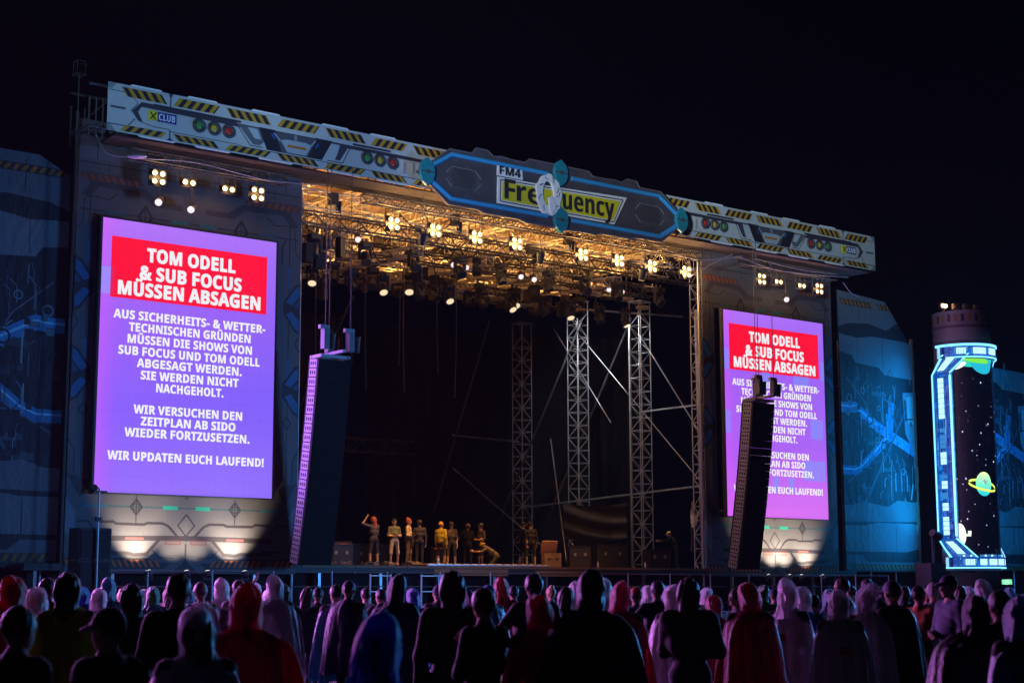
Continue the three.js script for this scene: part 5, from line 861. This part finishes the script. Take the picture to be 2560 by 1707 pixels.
// where each person stands: x, z, height, turn
const CROWD = [
  [-14.75,30.83,1.87,2.12,{poncho:'red',hood:0,len:1.1},"person in red rain hood at the left edge of the crowd"],
  [-14.39,30.47,1.77,2.64,{poncho:'clear',hood:2},"person in pale clear hood next to the red hood at left edge"],
  [-12.04,25.23,1.93,2.29,{hair:'short',top:[.02,.02,.025]},"dark-haired person in black behind the pale clear hood at left"],
  [-15.00,32.58,1.90,2.38,{poncho:'lime',hair:'long',hood:undefined,wide:1.15},"person with long black hair and yellow-green poncho, left part of crowd"],
  [-9.68,21.94,1.92,2.47,{poncho:'teal',hood:1},"person in cyan hood before the dark speaker stack"],
  [-11.09,24.70,1.78,2.99,{poncho:'clear',hood:0},"person in clear hood just left of the cyan hood"],
  [-13.91,31.51,1.82,2.03,{hair:'long',top:[.02,.02,.03],wide:1.1},"person with wide dark hair below the nearer screen"],
  [-8.22,20.51,1.82,2.47,{poncho:'teal',hood:2,hoodColor:'green'},"person in green-teal hood between two dark heads at left"],
  [-7.42,18.56,1.79,2.47,{poncho:'white',hood:0},"person in small white hood beside the green-teal hood"],
  [-14.53,33.60,1.89,2.47,{hair:'short',top:[.012,.012,.015],bulky:1,wide:1.12},"tall short-haired person in black jacket below the nearer screen"],
  [-9.05,23.73,1.88,3.16,{poncho:'clear',hair:'beanie',hairColor:'grey'},"person in grey beanie and clear poncho right of the tall black jacket"],
  [-8.33,23.01,1.92,2.73,{poncho:'white',hood:1},"person in pointed white hood under the right half of nearer screen"],
  [-8.64,24.06,1.93,2.12,{hair:'cap',hairColor:'grey',top:[.2,.19,.2]},"person in grey cap beside the pointed white hood"],
  [-17.27,37.11,1.67,1.94,{hair:'short',hairColor:'brown',top:[.02,.02,.022],bulky:1},"near dark-haired person in the bottom left corner"],
  [-16.81,37.22,1.66,3.51,{hair:'cap',hairColor:'navy',top:[.015,.015,.018],bulky:1,right:'phone'},"near person in dark cap with peak turned left"],
  [-16.24,37.15,1.64,2.82,{poncho:'clear',hair:'long',hairColor:'brown',hood:0},"near person with long hair under a clear hooded poncho"],
  [-15.38,36.15,1.76,2.29,{poncho:'red',hood:1,wide:1.2,pw:1.1},"near person in large dark red peaked hood and poncho"],
  [-8.73,25.28,1.93,2.64,{poncho:'white',hood:1,left:'hold'},"person in tall white hood with elbow lifted, left of the stage edge"],
  [-8.38,24.92,1.86,2.12,{hair:'long',poncho:'clear'},"long-haired person in clear poncho right of the tall white hood"],
  [-7.32,23.82,1.82,2.47,{hair:'long',top:[.015,.015,.02],arms:'phone',hairColor:'brown'},"dark full-length figure holding something up in the gap before the stage"],
  [-7.25,24.53,1.85,2.82,{poncho:'teal',hair:'short',len:1.05},"person in teal poncho in the gap before the ladder"],
  [-7.38,25.07,1.91,2.20,{hair:'cap',hairColor:'navy',top:[.015,.018,.03],poncho:'navy'},"person in dark cap and navy cape beside the teal poncho"],
  [-8.57,28.00,1.91,2.47,{poncho:'navy',hood:1,wide:1.15},"person in broad navy hooded cape before the stage ladders"],
  [-5.48,24.00,1.78,2.29,{poncho:'blue',hood:0},"small person in blue hood right of the broad navy cape"],
  [-16.90,39.99,1.62,2.90,{poncho:'blue',hood:1,wide:1.2,lean:.2},"nearest person in big blue hood at the bottom centre, leaning left"],
  [-12.53,34.55,1.91,2.73,{hair:'long',top:[.012,.012,.016],bulky:1,wide:1.1},"person with big dark hair below the stage ramp"],
  [-12.90,35.42,1.77,3.34,{hair:'short',top:[.014,.014,.018],bare:1,wide:1.1},"person in black T-shirt turned left, bare arms, bottom centre"],
  [-4.38,24.88,1.93,2.29,{poncho:'red',hood:2},"person in bright red hood below the middle of the stage"],
  [-5.16,25.55,1.85,2.99,{hair:'cap',hairColor:'bluecap',poncho:'teal'},"person in blue cap beside the bright red hood"],
  [-9.44,31.84,1.93,2.82,{hair:'short',top:[.012,.012,.015],bulky:1,wide:1.05},"tall dark short-haired person below the deepest tower"],
  [-12.30,35.39,1.69,2.47,{poncho:'red',hood:0,len:1.2},"person in crimson hooded poncho at the bottom, centre right"],
  [-6.88,29.36,1.80,1.94,{hair:'long',top:[.03,.03,.04]},"dark long-haired person between crimson poncho and big black cape"],
  [-2.81,24.84,1.86,2.64,{poncho:'white',hood:1},"person in slim white hood left of the big black cape"],
  [-12.12,35.79,1.86,2.47,{poncho:'black',hood:1,wide:1.25,len:1.25},"broad black hooded cape right of the crimson poncho"],
  [-3.79,26.64,1.92,2.38,{poncho:'clear',hood:0},"person in clear hood behind the broad black cape"],
  [-8.39,32.03,1.80,2.20,{poncho:'pink',hood:1,len:1.25,flare:.1},"person in pink hooded poncho reaching the ankles, right of black cape"],
  [-4.11,27.69,1.81,2.47,{hair:'cap',hairColor:'redcap',top:[.03,.02,.03]},"person in red cap behind the pink poncho"],
  [-4.57,28.62,1.89,2.64,{hair:'short',top:[.02,.02,.025]},"black-haired person left of the white-blue poncho"],
  [-1.89,25.58,1.82,2.29,{poncho:'clear',hood:2},"person in small clear hood between red cap and black hair"],
  [-7.59,32.03,1.79,2.99,{poncho:'clear',hood:0,pw:1.15,right:'front',len:1.0},"person in white-blue clear poncho with arms out, right of centre"],
  [-9.95,34.67,1.86,2.29,{hair:'long',top:[.012,.012,.014],bulky:1,hairColor:'black'},"tall person with very long dark hair beside the white-blue poncho"],
  [-6.50,31.61,1.68,2.20,{poncho:'red',hood:2,len:1.2},"short person in dark red hood reaching toward the small paper"],
  [-2.98,28.59,1.78,4.04,{hair:'bun',top:[.06,.05,.06],arms:'phone',bare:1},"person in profile holding a small white paper up"],
  [-8.03,33.62,1.81,2.47,{poncho:'red',hair:'short',hood:2,len:1.15,flare:.28,seed:1.2},"person in flaring red cape near the hanging loudspeaker column"],
  [0.33,26.06,1.82,2.47,{poncho:'green',hood:1},"person in green pointed hood behind the flaring red cape"],
  [-6.98,33.16,1.82,1.94,{poncho:'clear',hood:1,len:1.2,flare:.12,print:1,lean:.12},"person in long clear poncho with small red mark on the back"],
  [-6.45,32.94,1.77,2.29,{poncho:'blue',hood:2,len:1.05,hoodColor:'clear',flare:.2,seed:5},"person in blue poncho right of the marked clear poncho"],
  [-2.09,29.30,1.69,1.42,{hair:'short',poncho:'teal',hood:undefined},"dark-haired person in light blue poncho looking right"],
  [-0.34,28.11,1.75,2.47,{poncho:'teal',hood:0},"person in grey-teal hood behind the lavender ponchos"],
  [-1.38,29.22,1.93,4.21,{hair:'short',poncho:'clear',hairColor:'brown',skin:[.45,.28,.2]},"bareheaded person in profile with clear cape, above the white poncho"],
  [-7.70,34.53,1.72,2.47,{poncho:'white',hood:0,len:1.3,print:1},"nearest full white hooded poncho at the lower right"],
  [-6.70,34.04,1.77,2.64,{poncho:'white',hood:1,len:1.28},"second white-lavender hooded poncho right of the nearest one"],
  [0.13,28.49,1.93,2.12,{hair:'short',top:[.02,.02,.026]},"dark-haired person standing behind the white-lavender ponchos"],
  [-6.07,33.89,1.85,2.99,{hair:'cap',hairColor:'navy',poncho:'black',len:1.0,flare:.2},"person in dark cap and wide black cape right of the white ponchos"],
  [-2.54,31.54,1.81,1.77,{hair:'short',top:[.4,.08,.03],pants:[.02,.02,.02]},"person in orange-red top before the display tower"],
  [-1.96,31.34,1.85,2.29,{hair:'short',hairColor:'grey',top:[.08,.09,.1],bulky:1},"person in grey jacket before the display tower"],
  [-3.88,33.05,1.93,4.39,{hair:'cap',hairColor:'navy',top:[.03,.04,.08],bulky:1,skin:[.45,.28,.2]},"person in cap facing left below the glowing display tower"],
  [-1.85,32.08,1.85,2.29,{poncho:'white',hood:0},"person in pale lavender hood under the exit sign"],
  [-10.13,37.90,1.68,2.20,{poncho:'black',hood:2,wide:1.3,len:1.2},"broad black-caped person low at the right"],
  [-9.46,37.65,1.74,2.64,{hair:'short',top:[.014,.014,.016],bulky:1},"dark-haired person in black behind the right-edge teal poncho"],
  [-10.66,38.64,1.66,2.82,{poncho:'teal',hood:0,len:1.15},"person in teal-blue hooded poncho at the right edge"],
  [3.08,28.26,1.80,2.47,{poncho:'clear',hood:2},"small clear hood between cap and lavender hood at right"],
  [2.23,27.58,1.82,2.47,{hair:'long',top:[.02,.02,.03]},"small dark long-haired person left of the orange-red top"],
  [-2.34,22.63,1.86,2.47,{hair:'short',top:[.02,.02,.03]},"small dark head right of the bright red hood"],
  [-3.81,20.16,1.82,2.47,{hair:'short',top:[.03,.03,.035],poncho:'clear'},"small person in clear poncho behind the navy capes"],
  [-3.38,21.79,1.85,2.47,{hair:'beanie',hairColor:'navy',top:[.02,.02,.03]},"small person in navy beanie left of the big dark hair"],
  [-5.90,19.78,1.87,2.47,{poncho:'clear',hood:1},"small clear hood behind the large dark red peaked hood"],
  [-8.69,18.84,1.83,2.47,{poncho:'blue',hood:0},"small blue hood behind the yellow-green poncho"],
  [-10.06,19.04,1.84,3.16,{hair:'short',top:[.03,.03,.04]},"small dark-haired person in the far row, below the left edge wing"],
  [-7.24,14.43,1.80,2.34,{poncho:'navy',hood:0},"small navy-hooded person in the far row, under the dark speaker stack"],
  [-6.56,15.88,1.79,2.92,{hair:'bun',hairColor:'blond',top:[.06,.06,.07]},"small blond person in the far row, below the left uplight pool"],
  [-6.20,17.07,1.85,2.10,{hair:'long',hairColor:'brown',top:[.05,.03,.05]},"small long-haired person in the far row, below the middle of the nearer panel"],
  [-6.22,17.97,1.78,2.68,{poncho:'teal',hood:2},"small teal-hooded person in the far row, below the right uplight pool"],
  [-5.49,19.46,1.75,1.86,{poncho:'clear',hood:1},"small clear-hooded person in the far row, below the nearer loudspeaker column"],
  [-5.14,20.65,1.83,2.43,{hair:'cap',hairColor:'navy',top:[.02,.02,.03]},"small dark-capped person in the far row, left of the ladders"],
  [-4.67,21.92,1.80,3.01,{hair:'short',top:[.03,.03,.04]},"small dark-haired person in the far row, between the two ladders"],
  [-3.91,23.44,1.74,2.19,{poncho:'navy',hood:0},"small navy-hooded person in the far row, below the yellow jacket"],
  [0.58,20.17,1.84,2.76,{hair:'bun',hairColor:'blond',top:[.06,.06,.07]},"small blond person in the far row, below the plywood box"],
  [1.08,21.47,1.80,1.94,{hair:'long',hairColor:'brown',top:[.05,.03,.05]},"small long-haired person in the far row, below the second tower"],
  [1.38,22.62,1.83,2.52,{poncho:'teal',hood:2},"small teal-hooded person in the far row, below the corner tower"],
  [1.45,23.59,1.79,3.09,{poncho:'clear',hood:1},"small clear-hooded person in the far row, left of the farther loudspeaker column"],
  [1.93,24.88,1.79,2.27,{hair:'cap',hairColor:'navy',top:[.02,.02,.03]},"small dark-capped person in the far row, below the farther screen's left half"],
  [2.46,26.20,1.84,2.85,{hair:'short',top:[.03,.03,.04]},"small dark-haired person in the far row, below the farther screen's right edge"],
  [2.32,27.00,1.78,2.03,{poncho:'navy',hood:0},"small navy-hooded person in the far row, below the blue wing"],
  [2.35,27.93,1.78,2.61,{hair:'bun',hairColor:'blond',top:[.06,.06,.07]},"small blond person in the far row, below the wing's outer edge"],
  [2.19,28.71,1.83,1.79,{hair:'long',hairColor:'brown',top:[.05,.03,.05]},"small long-haired person in the far row, below the display tower"],
  [7.44,26.04,1.78,2.36,{poncho:'teal',hood:2},"small teal-hooded person in the far row, at the far right under the exit sign"],
];
for (const [x, z, h, rot, o, label] of CROWD) person({ ...o, at: [x, 0, z], h, rot, label, group: 'rain-soaked crowd before the stage' });
const CREW = [
  [12.32,2.665,-3.60,1.76,3.16,{hair:'long',hairColor:'red',top:[.05,.05,.07],pants:[.02,.02,.03],left:'hold',right:'phone',bare:1,shorts:1},'crew member with red hair, hands at the head, leftmost on stage'],
  [13.06,2.665,-3.40,1.70,-0.15,{hair:'short',top:[.1,.12,.05],pants:[.45,.36,.26],shorts:1,arms:'front',bare:1},'crew member in olive shirt and pale shorts on stage, facing out'],
  [13.69,2.665,-3.40,1.73,0.72,{hair:'bun',hairColor:'red',top:[.5,.42,.3],pants:[.2,.15,.1],arms:'front'},'crew member in cream jacket on stage beside the black T-shirt'],
  [13.88,2.665,-3.00,1.65,2.64,{hair:'helmet',top:[.03,.025,.03],pants:[.012,.012,.014],bare:1,arms:'loose'},'crew member in black with dark helmet, back turned, on stage'],
  [15.87,2.665,-4.40,1.69,1.94,{hair:'beanie',hairColor:'yellow',top:[.62,.5,.02],pants:[.02,.02,.02],bulky:1,arms:'down',shorts:1},'crew member in bright yellow rain jacket and hood on stage'],
  [16.19,2.665,-4.20,1.68,-0.50,{hair:'helmet',top:[.05,.035,.03],pants:[.02,.02,.02],bare:1,shorts:1},'crew member in black beside the yellow rain jacket on stage'],
  [18.32,2.665,-6.00,1.73,2.47,{hair:'helmet',hairColor:'grey',top:[.015,.015,.02],pants:[.012,.012,.012]},'dim crew member in black deep behind the yellow jacket'],
  [17.73,2.665,-4.40,1.68,4.74,{hair:'helmet',top:[.04,.035,.03],pants:[.02,.02,.02],arms:'front',bare:1,shorts:1},'crew member with hands together right of the yellow jacket on stage'],
  [18.07,2.665,-4.00,1.78,4.04,{hair:'beanie',hairColor:'yellow',top:[.12,.1,.08],pants:[.04,.035,.03],crouch:1,lean:.9,arms:'reach',bare:1},'crouching crew member with yellow cap working at the deck'],
  [20.30,2.665,-5.00,1.82,1.42,{hair:'short',top:[.012,.012,.012],pants:[.012,.012,.012],bare:1,shorts:1},'crew member in black, left of the pair by the deepest tower'],
  [20.51,2.665,-4.80,1.82,2.64,{hair:'short',top:[.012,.012,.012],pants:[.012,.012,.012],bare:1,shorts:1,arms:'loose'},'crew member in black, right of the pair by the deepest tower'],
  [28.69,2.665,-5.00,1.72,3.69,{hair:'cap',hairColor:'yellow',top:[.015,.015,.02],pants:[.02,.02,.02],arms:'reach',lean:.5},'crew member in yellow cap bending over cases at stage right'],
  [26.94,3.350,-2.20,1.71,1.42,{hair:'short',top:[.5,.45,.32],pants:[.03,.03,.03],arms:'raise',bare:1},'crew member in pale vest standing high beside the corner tower'],
];
for (const [x, y, z, h, rot, o, label] of CREW) person({ ...o, at: [x, y, z], h, rot, label, group: 'crew on the stage' });

// ---------- things on the stage ----------
function flightCase(x, y, z, w, h, d, turn, label, mat = MAT.black) {
  const t = thing('flight_case', label, 'case', [x, y, z], turn);
  mesh('body', box(w, h, d, 0, h / 2 + .06, 0), mat, t);
  for (const a of [-1, 1]) for (const b of [-1, 1]) { mesh('corner_rail', box(.03, h + .01, .03, a * w / 2, h / 2 + .06, b * d / 2), MAT.darkSteel, t); mesh('caster', new THREE.CylinderGeometry(.04, .04, .03, 10).rotateZ(1.57).translate(a * (w / 2 - .08), .04, b * (d / 2 - .08)), MAT.rubber, t); }
  for (const yy of [.06, h + .06]) mesh('edge_rail', merge([box(w, .025, .03, 0, yy, d / 2), box(w, .025, .03, 0, yy, -d / 2)]), MAT.darkSteel, t);
  for (const a of [-.25, .25]) mesh('latch', box(.1, .12, .015, a * w, h * .6 + .06, d / 2 + .012), MAT.grey, t);
  return t;
}
{
  const t = thing('plywood_box', 'light plywood box with two hand slots on the deck edge', 'box', [18.55, DY, -1.2], -.45);
  mesh('carcass', box(.62, .52, .5, 0, .262, 0), std([.42, .27, .13], .7, 0, { map: grimeNoise }), t); for (const a of [-.15, .15]) mesh('hand_slot', box(.12, .05, .012, a, .3, .252), MAT.black, t);
  const l = mesh('open_lid', box(.6, .03, .5).rotateX(-1.1).translate(0, .75, -.36), std([.42, .27, .13], .7), t); void l;
}
flightCase(9.6, DY, -3.0, 1.0, .55, .6, -.4, 'wide grey flight case stacked at the left of the stage', std([.16, .16, .18], .5));
flightCase(9.4, DY + .66, -3.0, .75, .4, .5, -.4, 'smaller grey flight case on top of the wide grey one', std([.22, .22, .25], .5));
flightCase(10.7, DY, -3.4, .8, .7, .6, -.2, 'black flight case right of the stacked grey cases');
flightCase(21.6, DY, -3.2, .8, .8, .6, -.5, 'black flight case near the plywood box, blue light put into its colour', std([.03, .03, .08], .5));  // blue light on this black case is put into its body colour
flightCase(23.6, DY, -3.6, 1.2, .9, .7, -.4, 'large black flight case below the second tower');
flightCase(25.2, DY, -2.6, .9, .7, .6, -.3, 'black flight case beside the corner tower foot');
flightCase(15.2, DY, -8.5, 1.6, .9, .7, 0, 'long black flight case deep behind the crew');
flightCase(24.6, DY, -6.0, 1.0, 1.2, .7, -.2, 'tall black flight case between the towers');
for (let i = 0; i < 3; i++) { const t = thing('rack_unit', ['red-lit equipment rack standing behind the yellow jacket', 'equipment rack with red lamp left of the crew', 'equipment rack with small lamps at stage right'][i], 'rack', [[17.6, 11.4, 23.0][i], DY, [-7, -4.2, -4.8][i]], -.5); mesh('case', box(.6, .9, .6, 0, .45, 0), MAT.black, t); for (let k = 0; k < 5; k++) mesh('front_panel', box(.5, .13, .02, 0, .14 + k * .16, .305), MAT.darkSteel, t); mesh('lit_strip', box(.3, .035, .008, 0, .8, .315), glow(i === 2 ? [.2, .3, 1] : [.7, .06, .02], .6), t); }
// drape hung low between the towers
{ const g = new THREE.PlaneGeometry(2.7, 1.5, 50, 24), p = g.attributes.position; for (let i = 0; i < p.count; i++) { const x = p.getX(i), y = p.getY(i); p.setZ(i, .09 * Math.sin(y * 9 + x * 1.6) + .05 * Math.sin(x * 6)); p.setY(i, y - .35 * Math.cos(x * .85) * (1 - Math.abs(y) / 3)); } g.computeVertexNormals(); solo('slung_tarpaulin', g.rotateY(-.6).translate(26.2, 4.9, -7.4), std([.06, .048, .032], .85), 'brown crumpled tarpaulin slung between the lattice towers', 'tarpaulin'); }
// coiled cables and clutter along the stage lip
for (let i = 0; i < 16; i++) { const x = 8.0 + i * .34 + rr(-.1, .1), z = -.6 - rr(0, 1.2), pts = []; for (let k = 0; k < 22; k++) { const a = k * .8, r = .1 + .05 * rnd(); pts.push(V(x + Math.cos(a) * r * 1.6, DY + .02 + .006 * k * rr(.6, 1.2), z + Math.sin(a) * r)); } solo('coiled_cable', tube(pts, .012, 90, 5), [MAT.rubber, std([.35, .25, .12], .5), MAT.grey][i % 3], 'small coil of cable lying along the left stage lip', 'cable', 'cable coils on the stage lip'); }
for (const [x, label] of [[20.2, 'small white bottle near the plywood box'], [22.6, 'small white bottle at the right end of the deck edge'], [12.9, 'small clear bottle on the roller ramp']]) { const t = thing('bottle', label, 'bottle', [x, DY + (x < 13 ? .08 : 0), -.5]); mesh('body', new THREE.LatheGeometry([[0, 0], [.035, 0], [.037, .14], [.014, .19], [.014, .22]].map(a => new THREE.Vector2(...a)), 12), MAT.white, t); mesh('cap', new THREE.CylinderGeometry(.016, .016, .02, 10).translate(0, .23, 0), MAT.bulb === 0 ? MAT.white : std([.1, .2, .6], .5), t); }
// crowd barrier in front of the pit
for (let i = 0; i < 30; i++) { const x = -6 + i * 1.25, t = thing('crowd_barrier', `aluminium crowd barrier section in the row before the pit`, 'barrier', [x, 0, 7.2], 0, 'crowd barrier row'); mesh('frame', merge([rod(V(.02, .02, 0), V(.02, 1.12, 0), .025), rod(V(1.22, .02, 0), V(1.22, 1.12, 0), .025), rod(V(.02, 1.12, 0), V(1.22, 1.12, 0), .025)]), MAT.alu, t); mesh('panel', box(1.16, .92, .015, .62, .6, .012), std([.2, .2, .22], .5, .5), t); mesh('foot_plate', box(1.2, .015, 1.0, .62, .008, .4), MAT.darkSteel, t); }
// litter on the field
{ const cup = new THREE.CylinderGeometry(.045, .032, .12, 10, 1, true).rotateX(1.57).translate(0, .045, 0), paper = new THREE.PlaneGeometry(.3, .22, 3, 3).rotateX(-1.5); { const p = paper.attributes.position; for (let i = 0; i < p.count; i++) p.setY(i, .012 + .03 * rnd()); paper.computeVertexNormals(); }
  const lm = [std([.6, .6, .62], .5, 0, { side: THREE.DoubleSide }), std([.5, .35, .3], .7, 0, { side: THREE.DoubleSide })];
  for (let i = 0; i < 150; i++) { const d = rr(14, 34), s = rr(-.3, .3), x = -20.685 + .6244 * d + .7806 * d * s, z = 45.515 - .7806 * d + .6244 * d * s, c = i % 2; const m = solo(c ? 'paper_scrap' : 'plastic_cup', c ? paper : cup, lm[i % 3 ? 0 : 1], c ? 'trampled paper scrap lying on the dark field' : 'crushed plastic cup lying on the dark field', 'litter', c ? 'paper scraps on the field' : 'plastic cups on the field'); m.position.set(x, .004, z); m.rotation.y = rnd() * 6; } }
// small white sheet held up in the crowd
{ const P = CROWD.find(c => c[5].includes('small white paper')); const r = P[3]; solo('paper_sheet', box(.11, .15, .004).rotateX(-.4).rotateY(r).translate(P[0] + Math.sin(r) * .42, 1.42, P[1] + Math.cos(r) * .42), MAT.white, 'small white sheet of paper held up by the person in profile', 'paper'); }

renderer.render(scene, camera);
